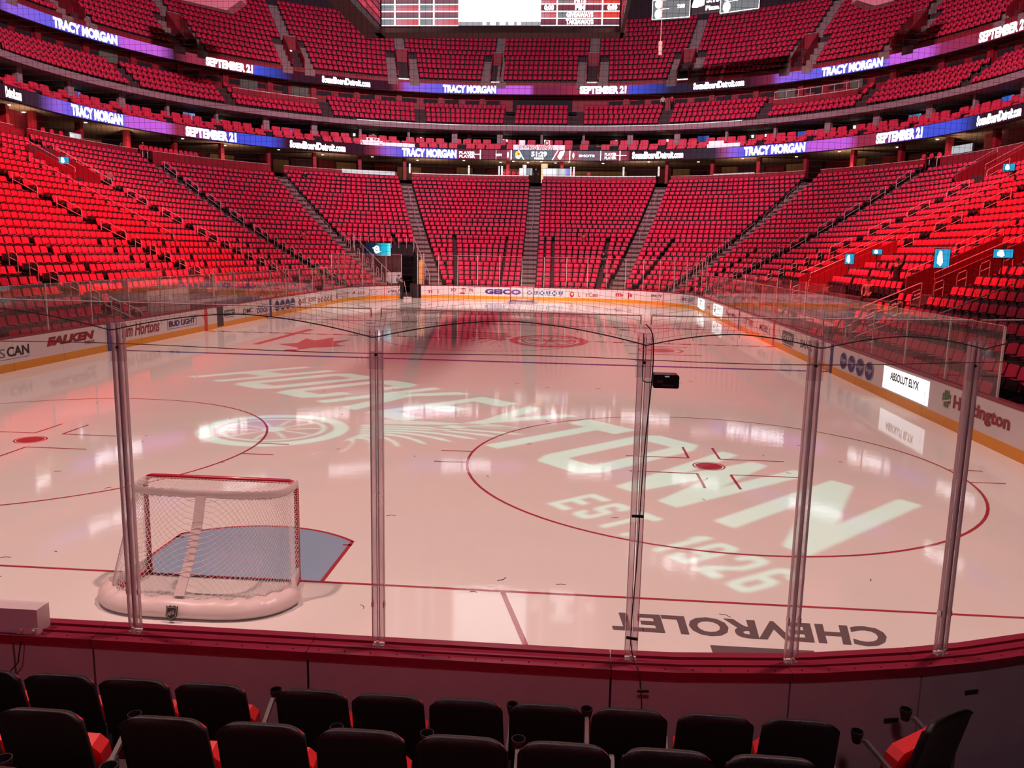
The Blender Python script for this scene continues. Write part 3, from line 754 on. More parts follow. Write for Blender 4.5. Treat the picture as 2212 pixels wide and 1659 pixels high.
# near glass panes and clear posts
PX = [-8.9, -7.8, -6.9, -5.75, -4.6, -2.78, -.94, .89, 2.735, 4.56, 5.70, 6.84, 7.95, 9.0]
def N(x, off=0., z=0.):
    p, n = P(x2s(x), 8.53+off); return Vector((p.x, p.y, z)), n
NGL = 1.07+2.445
for k, (a, b) in enumerate(zip(PX[:-1], PX[1:])):
    t = empty('glass_pane'); tag(t, 'tall clear end glass on the near boards, between two posts', kind='structure')
    n = 2 if a < -4.4 or b > 4.6 else 1
    mb = MB(); me_ = MB()
    xs = [a+.035+(b-a-.07)*j/n for j in range(n+1)]
    for j in range(n):
        p0, _ = N(xs[j], .085); p1, _ = N(xs[j+1], .085)
        mb.face([(p0.x, p0.y, 1.06), (p1.x, p1.y, 1.06), (p1.x, p1.y, NGL), (p0.x, p0.y, NGL)])
        me_.tube([(p0.x, p0.y, NGL), (p1.x, p1.y, NGL)], .005, 5)
    for x_ in (xs[0], xs[-1]):
        p0, _ = N(x_, .085); me_.tube([(p0.x, p0.y, NGL-.06), (p0.x, p0.y, NGL)], .004, 4)
    build(mb, 'pane', GLASS, t); build(me_, 'top_edge', MATS['glass_edge'], t)
for k, x in enumerate(PX):
    if abs(x) > 8.8: continue
    p, n = N(x, .085); rz = math.atan2(-n.x, n.y)+PI
    nm = {.89: 'left of the goal end', 2.735: 'right of the goal', 4.56: 'carrying the black box and cable', 5.70: 'second from the right', 6.84: 'rightmost in the picture', 7.95: 'just past the right picture edge', -.94: 'first past the left picture edge', -2.78: 'second past the left picture edge', -4.6: 'third past the left picture edge', -5.75: 'fourth past the left picture edge', -6.9: 'fifth past the left picture edge', -7.8: 'farthest past the left picture edge'}.get(x, 'outside')
    t = empty('glass_support_post', (p.x, p.y, 1.06), rz, label='clear plastic glass post with dark edges, '+nm, cat='post', group='clear posts of the near glass')
    H = 2.16
    build(MB().box(-.042, -.008, -.016, .016, .05, H), 'clear_channel', POSTM, t); build(MB().box(.008, .042, -.016, .016, .05, H), 'clear_channel', POSTM, t)
    m = MB()
    for xx in (-.044, -.0065, .0065, .044): m.box(xx-.0014, xx+.0014, -.0165, .0165, .03, H+.15)
    build(m, 'dark_edge', EDGE, t)
    build(MB().box(-.058, .058, -.022, -.018, H-.12, H+.18), 'sleeve', SLEEVE, t)
    m = MB(); m.box(-.04, .04, -.03, .03, -.012, .012); m.tube([(0, -.035, .0), (0, -.035, .05)], .012, 8); m.box(-.048, -.036, -.02, .02, .3, .34); m.box(.036, .048, -.02, .02, .3, .34)
    build(m, 'foot_bracket', STEEL, t)
    m = MB(); m.tube([(0, .0, H-.02), (0, -.03, H-.02)], .009, 8); build(m, 'bolt', DARK, t)

# ---- safety netting, its edge rope and the cable under it
def netz(x):
    for a, b in zip(PX[:-1], PX[1:]):
        if a <= x <= b:
            u = abs(2*(x-a)/(b-a)-1); return 3.325+(.135 if b-a > 1.5 else .085)*(1-u**1.7)
    return 3.4
mb = MB(); g = .0375; x = -7.6; k = 0
def netpt(x, z):
    zb = netz(x); slack = max(0, 1-(z-zb)/.8)
    p, n = N(x+.012*slack*math.sin(z*40+x*9), .17+.02*slack*math.sin(x*5), 0); return (p.x, p.y, z)
while x < 8.8:
    zb = netz(x); zs = [zb, zb+.06, zb+.15, zb+.3, zb+.6, zb+1.2, 6.0, 8.0]
    mb.tube([netpt(x, z) for z in zs], .00085, 3, cap=False); x += g
j = 0
while True:
    z0 = 3.36+g*j
    if z0 > 8.0: break
    w_ = max(0, 1-(z0-3.3)/.9); pts = []
    x = -7.6
    while x < 8.8:
        zz = z0+(netz(x)-3.42)*w_*1.0
        if zz > netz(x)+.004: pts.append(netpt(x, zz))
        else:
            if len(pts) > 1: mb.tube(pts, .00085, 3, cap=False)
            pts = []
        x += g*(2 if w_ > 0 else 8)
    if len(pts) > 1: mb.tube(pts, .00085, 3, cap=False)
    j += 1
net = empty('safety_netting', label='fine black safety netting hanging above the near glass', cat='netting')
tag(build(mb, 'mesh_twine', NETM, net), kind='stuff')
mb = MB(); xs = np.arange(-7.6, 8.8, .04)
mb.tube([tuple(N(x, .172, netz(x))[0]) for x in xs], .0042, 5)
for x in np.arange(-7.6, 8.8, .15):
    a = N(x, .172, netz(x))[0]; b = N(x+.01, .172, netz(x)-.022)[0]; mb.tube([a, b], .0016, 3)
build(mb, 'edge_rope', NETM, net)
mb = MB(); mb.tube([tuple(N(x, .165, 3.225+.01*math.sin(x*2.))[0]) for x in np.arange(-7.6, 8.8, .2)], .0030, 5)
build(mb, 'lower_cable', mat('dark_red_cable', (.05, .012, .018), .6), net)
# ---- projector stencil in the rafters: its cut-outs throw the lettering on the ice
def outline_loops(v, f):
    cnt = {}
    for face in f:
        for a, b in zip(face, face[1:]+face[:1]): cnt[(a, b)] = 1
    nxt = {a: b for (a, b) in cnt if (b, a) not in cnt}
    loops = []; seen = set()
    for a in list(nxt):
        if a in seen: continue
        L = []; c = a
        while c not in seen and c in nxt: seen.add(c); L.append(c); c = nxt[c]
        if len(L) > 2: loops.append([tuple(v[i]) for i in L])
    return loops
def arc_map(A, B, h, sag, hk=0.):
    """unit box -> strip from A to B, h tall, bulging by sag"""
    A = Vector(A); B = Vector(B); d = B-A; L = d.length; d.normalize(); u = Vector((-d.y, d.x))
    def fn(x, y):
        o = sag*(1-(2*x-1)**2); sl = -4*sag*(2*x-1)/L
        t = Vector((d.x+u.x*sl, d.y+u.y*sl)).normalized(); nn = Vector((-t.y, t.x))
        p = A+d*(L*x)+u*o+nn*(h*(1+hk*x)*y); return (p.x, p.y)
    return fn
loops = []
# block capitals drawn as strokes (condensed sports lettering)
def block(ch):
    w_ = .20
    if ch == 'H': return [[(0, 0), (w_, 0), (w_, .40), (.8-w_, .40), (.8-w_, 0), (.8, 0), (.8, 1), (.8-w_, 1), (.8-w_, .60), (w_, .60), (w_, 1), (0, 1)]], .8
    if ch == 'O': return [[(.12, 0), (.68, 0), (.8, .12), (.8, .88), (.68, 1), (.12, 1), (0, .88), (0, .12)], [(w_+.03, .17), (w_+.03, .83), (.8-w_-.03, .83), (.8-w_-.03, .17)]], .8
    if ch == 'C': return [[(.12, 0), (.68, 0), (.8, .12), (.8, .36), (.58, .36), (.58, .18), (.22, .18), (.22, .82), (.58, .82), (.58, .64), (.8, .64), (.8, .88), (.68, 1), (.12, 1), (0, .88), (0, .12)]], .8
    if ch == 'K': return [[(0, 0), (w_, 0), (w_, .32), (.30, .44), (.58, 0), (.84, 0), (.44, .60), (.80, 1), (.54, 1), (w_, .62), (w_, 1), (0, 1)]], .84
    if ch == 'E': return [[(0, 0), (.7, 0), (.7, .18), (w_, .18), (w_, .41), (.6, .41), (.6, .59), (w_, .59), (w_, .82), (.7, .82), (.7, 1), (0, 1)]], .7
    if ch == 'Y': return [[(.32, 0), (.52, 0), (.52, .42), (.86, 1), (.63, 1), (.43, .62), (.21, 1), (-.02, 1), (.32, .42)]], .84
    if ch == 'T': return [[(.27, 0), (.48, 0), (.48, .80), (.75, .80), (.75, 1), (0, 1), (0, .80), (.27, .80)]], .75
    if ch == 'W': return [[(.17, 0), (.38, 0), (.52, .5), (.66, 0), (.87, 0), (1.04, 1), (.84, 1), (.755, .42), (.61, .95), (.43, .95), (.285, .42), (.20, 1), (0, 1)]], 1.04
    if ch == 'N': return [[(0, 0), (w_, 0), (w_, .60), (.62, 0), (.84, 0), (.84, 1), (.64, 1), (.64, .40), (.22, 1), (0, 1)]], .84
    if ch == 'S': return [[(.1, 0), (.5, 0), (.6, .12), (.6, .50), (.5, .60), (.2, .60), (.2, .80), (.42, .80), (.42, .70), (.6, .70), (.6, .9), (.5, 1), (.1, 1), (0, .9), (0, .54), (.1, .42), (.40, .42), (.40, .18), (.18, .18), (.18, .30), (0, .30), (0, .1)]], .6
    if ch == '.': return [[(0, 0), (.18, 0), (.18, .18), (0, .18)]], .18
    if ch == '1': return [[(.1, 0), (.32, 0), (.32, 1), (.14, 1), (0, .84), (0, .7), (.1, .76)]], .32
    if ch == '9': return [[(.1, 0), (.5, 0), (.6, .12), (.6, .88), (.5, 1), (.1, 1), (0, .88), (0, .52), (.1, .40), (.4, .40), (.4, .18), (.2, .18), (.2, .26), (0, .26), (0, .1)], [(.19, .56), (.19, .84), (.41, .84), (.41, .56)]], .6
    if ch == '2': return [[(0, 0), (.6, 0), (.6, .18), (.24, .18), (.6, .5), (.6, .88), (.5, 1), (.1, 1), (0, .88), (0, .68), (.2, .68), (.2, .82), (.4, .82), (.4, .56), (0, .2)]], .6
    if ch == '6': return [[(.1, 0), (.5, 0), (.6, .12), (.6, .48), (.5, .60), (.2, .60), (.2, .82), (.4, .82), (.4, .74), (.6, .74), (.6, .9), (.5, 1), (.1, 1), (0, .88), (0, .12)], [(.19, .16), (.19, .44), (.41, .44), (.41, .16)]], .6
    return [], .35
def word(body, gap, fn):
    tot = sum(block(c)[1] for c in body)+gap*(len(body)-1); x = 0
    for c in body:
        Ls, w_ = block(c)
        for L in Ls:
            sub = []
            for (a, b), (a2, b2) in zip(L, L[1:]+L[:1]):
                for k in range(4): sub.append((a+(a2-a)*k/4, b+(b2-b)*k/4))
            loops.append([fn((x+p)/tot, q) for p, q in sub])
        x += w_+gap
def rise_map(A, B, up, h0, h1, sag):
    A = Vector(A); d = Vector(B)-A; L = d.length; d.normalize(); u = Vector((-d.y, d.x)); up = Vector(up).normalized()
    def fn(x, y):
        p = A+d*(L*x)+u*(sag*(1-(2*x-1)**2))+up*((h0+(h1-h0)*x)*y); return (p.x, p.y)
    return fn
word('HOCKEYTOWN', .20, rise_map((-7.5, 17.69), (7.30, 4.96), (.70, .714), 3.8, 3.55, 1.0))
word('EST. 1926', .24, arc_map((3.75, 6.75), (6.18, 3.62), .98, .05, .12))
ca, sa = math.cos(-.16), math.sin(-.16)
for kind, o, i in winged_wheel():
    def wf(x, y):
        x = -x*1.62; y = y*1.55; return (-2.35+x*ca-y*sa, 11.15+x*sa+y*ca)
    if kind == 'solid' and len(o) == 16 and False: continue
    loops.append([wf(*q) for q in o])
    if i: loops.append([wf(*q) for q in i])
from mathutils.geometry import delaunay_2d_cdt
outer = [(-16, -8), (20, -8), (20, 27), (-16, 27)]; V2 = []; E2 = []
for L in [outer]+loops:
    n0 = len(V2); V2 += [Vector(q) for q in L]; E2 += [(n0+i, n0+(i+1) % len(L)) for i in range(len(L))]
vo, eo, fo, _, _, _ = delaunay_2d_cdt(V2, E2, [], 0, 1e-5)
cen = np.array([[sum(vo[i][k] for i in f)/len(f) for k in (0, 1)] for f in fo])
odd = np.zeros(len(cen), bool)
for L in loops:
    A_ = np.array(L); B_ = np.roll(A_, -1, 0)
    c_ = ((A_[None, :, 1] > cen[:, None, 1]) != (B_[None, :, 1] > cen[:, None, 1]))
    with np.errstate(divide='ignore', invalid='ignore'):
        xi = A_[None, :, 0]+(cen[:, None, 1]-A_[None, :, 1])*(B_[None, :, 0]-A_[None, :, 0])/(B_[None, :, 1]-A_[None, :, 1])
    odd ^= ((c_ & (cen[:, None, 0] < xi)).sum(1) % 2 == 1)
me = bpy.data.meshes.new('stencil_plate'); me.from_pydata([(v[0], v[1], 0) for v in vo], [], [tuple(f) for f, o in zip(fo, odd) if not o])
K = .5/27.0
for v in me.vertices:
    v.co = Vector((PROJ.x+(v.co.x-PROJ.x)*K, PROJ.y+(v.co.y-PROJ.y)*K, PROJ.z-.5))
me.materials.append(BLACK)
pj = empty('logo_projector', tuple(PROJ), label='black ceiling projector with a lettered stencil, above the near ice', cat='projector')
so = link('stencil_plate', me, pj); so.matrix_parent_inverse = Matrix.Translation(-PROJ)
m = MB(); T0 = Matrix.Translation((0, 0, 0))
for a, b, c, d in ((-.36, .40, -.34, -.33), (-.36, .40, .34, .35), (-.36, -.35, -.34, .35), (.39, .40, -.34, .35)): m.box(a, b, c, d, -.52, .25)
m.box(-.36, .40, -.34, .35, .25, .27); build(m, 'housing', BLACK, pj)
build(MB().tube([(0, 0, .27), (0, 0, 14)], .03, 6), 'hanging_rod', BLACK, pj)

# ---- goals
def make_goal(loc, rz, label, detailed=True):
    g = empty('hockey_goal', loc, rz, label=label, cat='goal')
    # local: goal mouth faces +y, net goes to -y
    hw, h, r = .914, 1.22, .030
    pts = [(-hw, 0, 0)]+[(-hw, 0, h-.09)]+[(-hw+.09*(1-math.cos(t)), 0, h-.09+.09*math.sin(t)) for t in (PI/6, PI/3, PI/2)]
    pts += [(-x, y, z) for x, y, z in reversed(pts)]
    build(MB().tube(pts, r, 10), 'goal_frame', PIPE, g, smooth=True)
    def base(t, e=0.):      # base outline, t 0..1 from left post round the back to the right post
        a = -PI/2+PI*t; sx = math.sin(a); x = (1.12+e)*(abs(sx)**.62)*(1 if sx > 0 else -1)
        y = -(1.08+e)*max(0, math.cos(a))**.55
        k = min(1, min(t, 1-t)*10); return x*k+(1-k)*(hw+.02)*(1 if sx > 0 else -1), y-.02
    def topo(t):
        a = -PI/2+PI*t; sx = math.sin(a); x = hw*(abs(sx)**.5)*(1 if sx > 0 else -1); y = -.46*max(0, math.cos(a))**.45
        return x, y
    NB = 48
    build(MB().tube([(base(i/NB, -.06)[0], base(i/NB, -.06)[1], .04) for i in range(NB+1)], .022, 6), 'base_pipe', PIPE, g)
    # padded skirt
    m = MB(); rings = [(.00, .005), (.05, .02), (.07, .06), (.055, .12), (.0, .175), (-.10, .20), (-.11, .185), (-.04, .09), (-.03, .005)]
    for i in range(NB+1):
        for e, z in rings:
            w_ = .008*math.sin(i*2.3+z*30) if z > .1 else 0
            x, y = base(i/NB, e+w_); m.v.append((x, y, z+.012*math.sin(i*1.7)*(z > .15)))
    k = len(rings)
    for i in range(NB):
        for j in range(k-1): q = i*k+j; m.f.append((q, q+1, q+k+1, q+k)); m.m.append(0)
    build(m, 'base_pad', PAD, g, smooth=True)
    m = MB(); rings = [(.012, 1.235), (.03, 1.21), (.028, 1.16), (-.01, 1.135), (-.03, 1.16), (-.02, 1.22), (.012, 1.235)]
    for i in range(NB+1):
        t = i/NB; x, y = topo(t); L = math.hypot(x, y+.2) or 1
        nx, ny = x/L, (y+.2)/L
        for e, z in rings: m.v.append((x+nx*e, y+ny*e*1.2, z-.012*math.sin(PI*t)+.006*math.sin(i*2.9)))
    k = len(rings)
    for i in range(NB):
        for j in range(k-1): q = i*k+j; m.f.append((q, q+1, q+k+1, q+k)); m.m.append(0)
    build(m, 'top_pad', PAD, g, smooth=True)
    # netting: diamonds on the back, squares on top
    m = MB(); nu, nv = (110, 34) if detailed else (44, 14)
    def surf(u, v):
        xb, yb = base(u, -.07); xt, yt = topo(u); w_ = v**1.25
        bow = .05*math.sin(PI*v)
        return (xb+(xt-xb)*w_, yb+(yt-yb)*w_-bow*.3+.16*math.sin(PI*min(1, max(0, v)))*(1-abs(2*u-1)**3)*.5, .18+(1.16-.18)*v)
    rr_ = .0026 if detailed else .004
    for i in range(-nv, nu+1, 2):
        for sg in (1, -1):
            pts = []
            for j in range(0, nv+1):
                u = (i+(j if sg > 0 else nv-j))/nu
                if 0 <= u <= 1: pts.append(surf(u, j/nv))
            if len(pts) > 1: m.tube(pts, rr_, 3, cap=False)
    tag(build(m, 'back_net', TWINE, g), kind='stuff')
    m = MB()
    for i in range(-1, 2):
        pass
    nx_ = 44 if detailed else 18
    for i in range(nx_+1):
        x = -hw+2*hw*i/nx_; yb = -.46*max(0, 1-(abs(x)/hw)**3.)**.6
        m.tube([(x, 0, h), (x, yb*.5, h-.012), (x, yb, h-.03)], rr_, 3, cap=False)
    for j in range(1, 12):
        y = -.04*j; xx = hw*(1-(j/11.6)**2.6)**.35 if j < 11.6 else 0
        m.tube([(-xx, y, h-.002*j), (xx, y, h-.002*j)], rr_, 3, cap=False)
    tag(build(m, 'top_net', TWINE, g), kind='stuff')
    # lacing along the posts
    m = MB()
    for sx in (-1, 1):
        for j in range(42):
            z = .06+j*.027; m.tube([(sx*(hw-.02), -.03, z), (sx*(hw+.03), -.05, z+.012), (sx*(hw+.01), .02, z+.02)], .0035, 3, cap=False)
    build(m, 'post_lacing', TWINE, g)
    # centre strap from the top pad down to the badge
    m = MB()
    ps = [(0, -.49, 1.16), (-.005, -.60, .85), (-.02, -.80, .50), (-.03, -1.03, .22)]
    for a, b in zip(ps[:-1], ps[1:]):
        m.hexa([(a[0]-.055, a[1]-.012, a[2]), (a[0]+.055, a[1]-.012, a[2]), (a[0]+.055, a[1]+.012, a[2]), (a[0]-.055, a[1]+.012, a[2]),
                (b[0]-.055, b[1]-.012, b[2]), (b[0]+.055, b[1]-.012, b[2]), (b[0]+.055, b[1]+.012, b[2]), (b[0]-.055, b[1]+.012, b[2])][::-1])
    build(m, 'centre_strap', PAD, g)
    bd = empty('badge', (-.03, -1.205, .105)); bd.parent = g; bd.rotation_euler = (math.radians(-18), 0, 0)
    bd['label'] = 'black and silver shield badge on the back pad'
    sh = [(-.062, .075), (-.045, .062), (-.022, .078), (0, .064), (.022, .078), (.045, .062), (.062, .075), (.060, -.03), (.03, -.062), (0, -.085), (-.03, -.062), (-.060, -.03)]
    I = Matrix.Identity(4)
    build(MB().prism(sh, I, .008), 'shield', INK, bd)
    m = MB().prism([(x*.86, z*.86) for x, z in sh], Matrix.Translation((0, -.002, 0)), .004); build(m, 'silver_rim', mat('silver_print', (.45, .40, .38), .5, noise=.05), bd)
    m = MB().prism([(x*.76, z*.76) for x, z in sh], Matrix.Translation((0, -.004, 0)), .004); build(m, 'field', INK, bd)
    v, f, _ = text2d('NHL', .03, 0); m = MB(); m.v = [(-.036+.072*x, -.0055, -.022+.044*y+.03*(x-.5)) for x, y in v]; m.f = f; m.m = [0]*len(f); build(m, 'letters', MATS['silver_print'], bd)
    return g
make_goal((0, 3.353, 0), 0, 'red hockey goal with white net and pads on the near goal line')
make_goal((0, 57.607, 0), PI, 'small distant hockey goal on the far goal line', False)

# ---- things on the near boards
b = empty('goal_judge_box', (-.30, -.125, 1.05), label='white metal box standing on the red cap rail, left edge', cat='box')
m = MB(); m.box(-1.2, .50, -.07, .07, .0, .19); build(m, 'case', mat('white_metal', (.66, .58, .62), .5, noise=.05), b)
m = MB()
for xx in (.38, .47): m.tube([(xx, -.075, .03), (xx, -.095, .03)], .012, 8)
m.box(.34, .50, -.082, -.07, .0, .05); build(m, 'bracket', STEEL, b)
tag(build(MB().tube([(.10, -.25, 1.02), (.07, -.26, .85), (-.02, -.27, .75), (-.2, -.27, .68), (-.45, -.28, .62)], .005, 6), 'loose_wire', TAPE), 'thin dark wire hanging below the white box', 'cable')
dv = empty('goal_camera_box', (4.70, -.075, 3.09), label='small black equipment box hung on the near glass', cat='device')
m = MB(); o_ = [(-.085, -.035), (-.078, -.045), (.078, -.045), (.085, -.035), (.085, .035), (.075, .045), (-.075, .045), (-.085, .035)]
m.prism(o_, Matrix.Translation((0, -.11, 0)), .11); build(m, 'case', mat('black_case', (.02, .012, .016), .35, noise=.2, coat=.3), dv)
build(MB().box(-.03, .05, -.114, -.11, -.03, -.02), 'slot', mat('grey_slot', (.12, .06, .07), .5), dv); build(MB().box(-.06, -.02, -.113, -.11, -.01, .008), 'sticker', mat('grey_slot'), dv)
build(MB().box(-.01, .02, -.113, -.11, .03, .038), 'mark', LED_GREY, dv)
c = empty('power_cable', (4.57, -.1, 1.1), label='black cable running down the clear post to the floor', cat='cable')
cp = [(4.555, -.125, 3.46), (4.60, -.125, 3.40), (4.615, -.125, 3.25), (4.61, -.125, 3.05), (4.585, -.125, 2.6), (4.575, -.125, 2.15), (4.57, -.122, 1.8), (4.555, -.12, 1.4), (4.56, -.14, 1.16), (4.61, -.24, 1.04), (4.635, -.26, .85), (4.65, -.27, .55), (4.66, -.28, .30)]
def smooth(pts, n=5):
    out = []; P_ = [Vector(p) for p in pts]; K_ = len(P_)
    for i in range(K_-1):
        a, b_, c_, d_ = P_[max(i-1, 0)], P_[i], P_[i+1], P_[min(i+2, K_-1)]
        for k in range(n):
            t = k/n; out.append(.5*((2*b_)+(c_-a)*t+(2*a-5*b_+4*c_-d_)*t*t+(3*b_-a-3*c_+d_)*t**3))
    return out+[P_[-1]]
m = MB().tube([v-Vector((4.57, -.1, 1.1)) for v in smooth(cp)], .0042, 6); build(m, 'cable', TAPE, c)
lead = [(4.545, -.125, 3.40), (4.55, -.125, 3.12), (4.57, -.13, 3.075), (4.62, -.14, 3.08)]
m = MB().tube([v-Vector((4.57, -.1, 1.1)) for v in smooth(lead)], .0035, 6); m.tube([(.04, -.04, 1.98), (.075, -.045, 1.982)], .008, 6, r2=.005); build(m, 'lead', TAPE, c)
for x, y, z, a in ((4.56, -.13, 2.14, .0), (4.56, -.135, 1.245, .1), (4.64, -.275, .93, -.05)):
    T = Matrix.Translation((x-4.57, y+.1, z-1.1)) @ Matrix.Rotation(a, 4, 'Y')
    build(MB().box(-.04, .04, -.006, .006, -.009, .009, T=T), 'tape_strip', TAPE, c)
for x, z, l in ((6.42, .64, 'black tape strip on the board backing, lower left of the right gate'), (7.03, .80, 'black tape strip on the board backing, at the right edge')):
    p, n = N(x, .205, z); T = Matrix.Translation(p) @ Matrix.Rotation(math.atan2(n.x, -n.y), 4, 'Z')
    tag(build(MB().box(-.055, .055, -.004, .004, -.015, .015, T=T), 'tape_strip', TAPE), l, 'tape')

# ---- near seats seen from behind
def near_seat_parts():
    out = {}
    # shell: superellipse-like outline extruded with a gentle curve
    m = MB(); nx, nz = 15, 9; W = .230
    def prof(u, v):     # u -1..1, v 0..1
        wv = W*(1+.06*(1-v)-.03*(v>.95)); x = u*wv; z = .36+.555*v-.02*(1-u*u)*v-.045*(abs(u)**7)*(v > .9)
        y = .02+.13*v-.035*(1-u*u); return x, y, z
    for s_ in (0, 1):
        for j in range(nz):
            for i in range(nx):
                x, y, z = prof(-1+2*i/(nx-1), j/(nz-1)); m.v.append((x*(1-.06*(s_ == 0)), y-(.05 if s_ == 0 else 0), z-(.012 if s_ == 0 and j == nz-1 else 0)))
    o = nx*nz
    for j in range(nz-1):
        for i in range(nx-1):
            a = j*nx+i; m.f.append((a, a+1, a+nx+1, a+nx)); m.m.append(1); a += o; m.f.append((a, a+nx, a+nx+1, a+1)); m.m.append(0)
    edge = [i for i in range(nx)]+[j*nx+nx-1 for j in range(1, nz)]+[(nz-1)*nx+i for i in range(nx-2, -1, -1)]+[j*nx for j in range(nz-2, 0, -1)]
    for a, b in zip(edge, edge[1:]+edge[:1]): m.f.append((a, a+o, b+o, b)); m.m.append(0)
    out['backrest'] = m.mesh('backrest', [SHELL, SEAT])
    m = MB(); T = Matrix.Translation((0, -.20, .32)) @ Matrix.Rotation(math.radians(-14), 4, 'X')
    m.prism([(-.20, .04), (-.18, 0), (.18, 0), (.20, .04), (.212, .27), (.17, .32), (-.17, .32), (-.212, .27)], T, .09)
    out['seat_cushion'] = m.mesh('seat_cushion', [mat('bright_red_cushion', (.75, .03, .04), .5, noise=.08, nscale=20)])
    m = MB(); m.box(-.20, .20, -.10, .03, .34, .42); m.box(-.03, .03, -.12, .02, 0, .36); out['pedestal'] = m.mesh('pedestal', [SHELL])
    m = MB(); m.hexa([(-.013, -.02, .48), (.013, -.02, .48), (.013, .02, .48), (-.013, .02, .48), (-.013, -.28, .60), (.013, -.28, .60), (.013, -.24, .615), (-.013, -.24, .615)])
    m.box(-.02, .02, -.10, .04, .38, .52); out['armrest'] = m.mesh('armrest', [mat('grey_arm', (.10, .09, .10), .45, noise=.1)])
    m = MB(); n = 14
    for r, z in ((.026, .56), (.040, .625), (.040, .64), (.035, .64), (.031, .60), (.022, .565)):
        for i in range(n): a = 2*PI*i/n; m.v.append((r*math.cos(a), -.31+r*math.sin(a), z))
    for k in range(5):
        for i in range(n): j = (i+1) % n; m.f.append((k*n+i, k*n+j, (k+1)*n+j, (k+1)*n+i)); m.m.append(0)
    m.f.append(tuple(reversed(range(n)))); m.m.append(0); m.f.append(tuple(5*n+i for i in range(n))); m.m.append(0)
    out['cup_holder'] = m.mesh('cup_holder', [BLACK]); return out
NS = near_seat_parts()
for k_ in ('backrest',): NS[k_].polygons.foreach_set('use_smooth', [True]*len(NS[k_].polygons))
def near_seat(x, y, z, rz, label, arms=(1,), cups=True):
    r = empty('black_backed_seat', (x, y, z), rz+PI, label=label, cat='seat', group='black-backed seats in front of the camera')
    for n_ in ('backrest', 'seat_cushion', 'pedestal'): link(n_, NS[n_], r)
    for a in arms:
        o = link('armrest', NS['armrest'], r, (-a*.262, 0, 0))
        if cups: link('cup_holder', NS['cup_holder'], o)
    return r
row1 = [.82, 1.325, 1.835, 2.50, 2.99, 3.485, 3.99, 4.50, 5.02, 5.53]
for k, x in enumerate([-.69, -.19, .31]+row1):
    kk = k-3
    lab = 'black-backed seat in the front row, '+(('%s from the left edge' % ordn(kk+1)) if kk >= 0 else 'beyond the left edge, '+ordn(-kk)+' out')
    near_seat(x, -.76, .24, 0, lab, (1,), kk in (2, 5, 6))
near_seat(6.40, -.62, .24, .62, 'black-backed seat in the front row, turned towards the rink at right, alone', (1, -1))
row2 = [.84, 1.36, 2.03, 2.55, 3.07, 3.585, 4.10, 4.61, 5.12]
for k, x in enumerate(row2):
    near_seat(x, -1.70, .60, 0, 'black-backed seat in the second row, %s from the left edge' % ordn(k+1), (1,), k in (1, 3, 4, 5))
for k, x in enumerate([1.30, 1.80, 2.32, 2.84, 3.36, 3.88, 4.40]):
    near_seat(x, -2.66, .965, 0, 'black-backed seat in the third row, mostly below the picture, %s along' % ordn(k+1), (1,))
# ================================================================== UPPER LEVELS
UX = -.75
def ring_wall(name, R, z0, z1, a, b, m, label=None, cx=UX, cy=53.6, th=.0, parent=None):
    prof = [(R, z0), (R, z1)] if th == 0 else [(R, z0), (R, z1), (R+th, z1), (R+th, z0)]
    o = sweep(name, prof, a, b, m, cx, cy, parent)
    if parent is None: tag(o, label, kind='structure')
    elif label: o['label'] = label
    return o
EXT = 66
# back wall of the lower stand, broken by the aisles
ais = [a for a, k in AIS if k != 2 and abs(a) < 58]
edges = [-EXT]+[v for a in ais for v in (a-.8/dlds(a, 31), a+.8/dlds(a, 31))]+[EXT]
low_wall = empty('back_wall'); tag(low_wall, 'dark red wall at the top of the lower stand', kind='structure')
for a, b in zip(edges[::2], edges[1::2]):
    build(arc_box(MB(), a, b, 30.98, 31.12, 10.4, 12.05, 0, -.6, 53.43), 'wall_panel', REDWALL, low_wall)
    far = abs((a+b)/2) < 5
    build(arc_box(MB(), a, b, 30.93, 31.05, 12.05, 12.11 if far else 12.09, 0, -.6, 53.43), 'top_rail', LED_TUBE if far else STEEL, low_wall)
# concourse behind it
sweep('floor', [(31.1, 11.35), (38.6, 11.35)], -EXT, EXT, CONC_DK, UX, 53.6).update_tag(); tag(COL.objects[-1], 'concourse floor behind the lower stand', kind='structure')
ring_wall('wall_concourse', 38.5, 11.3, 14.2, -EXT, EXT, mat('concourse_wall', (.10, .055, .05), .8, noise=.4, nscale=.5), 'dark concourse wall behind the lower stand')
tag(sweep('ceiling', [(31.3, 13.84), (38.5, 13.84)], -EXT, EXT, SOFFIT, UX, 53.9), 'beige soffit under the suite balcony', kind='structure')
con = empty('concourse_fronts'); tag(con, 'panels, doors and columns along the lower concourse', kind='structure')
rr = random.Random(5)
s = -26.; kinds = [MAROON, DARK, GOLD, MAROON, GREEN_WALL, REDWALL, DARK, MAROON]
k = 0
while s < 26:
    a = abs(s); d = (1.5+rr.random()*1.6)/dlds(s, 37)
    m_ = kinds[(k*5+k//3) % len(kinds)]
    build(arc_box(MB(), s, s+d*.92, 38.2-.2*(k % 2), 38.45, 11.35, 13.3+.4*rr.random(), 0, UX, 53.6), 'concourse_panel', m_, con)
    s += d; k += 1
for s in list(np.arange(-22.5, 23, 1.5)):
    if abs(s) < 5.5 and abs(s) > 3.6: continue
    if abs(s) > 6 or abs(abs(s)-3.3) < .8 :
        w_ = .35/dlds(s, 32.5)
        build(arc_box(MB(), s-w_/2, s+w_/2, 32.6, 33.1, 11.35, 13.84, 0, UX, 53.7), 'column', REDWALL if (int(s*2) % 3 == 0 or abs(s) < 5) else GREYF, con)
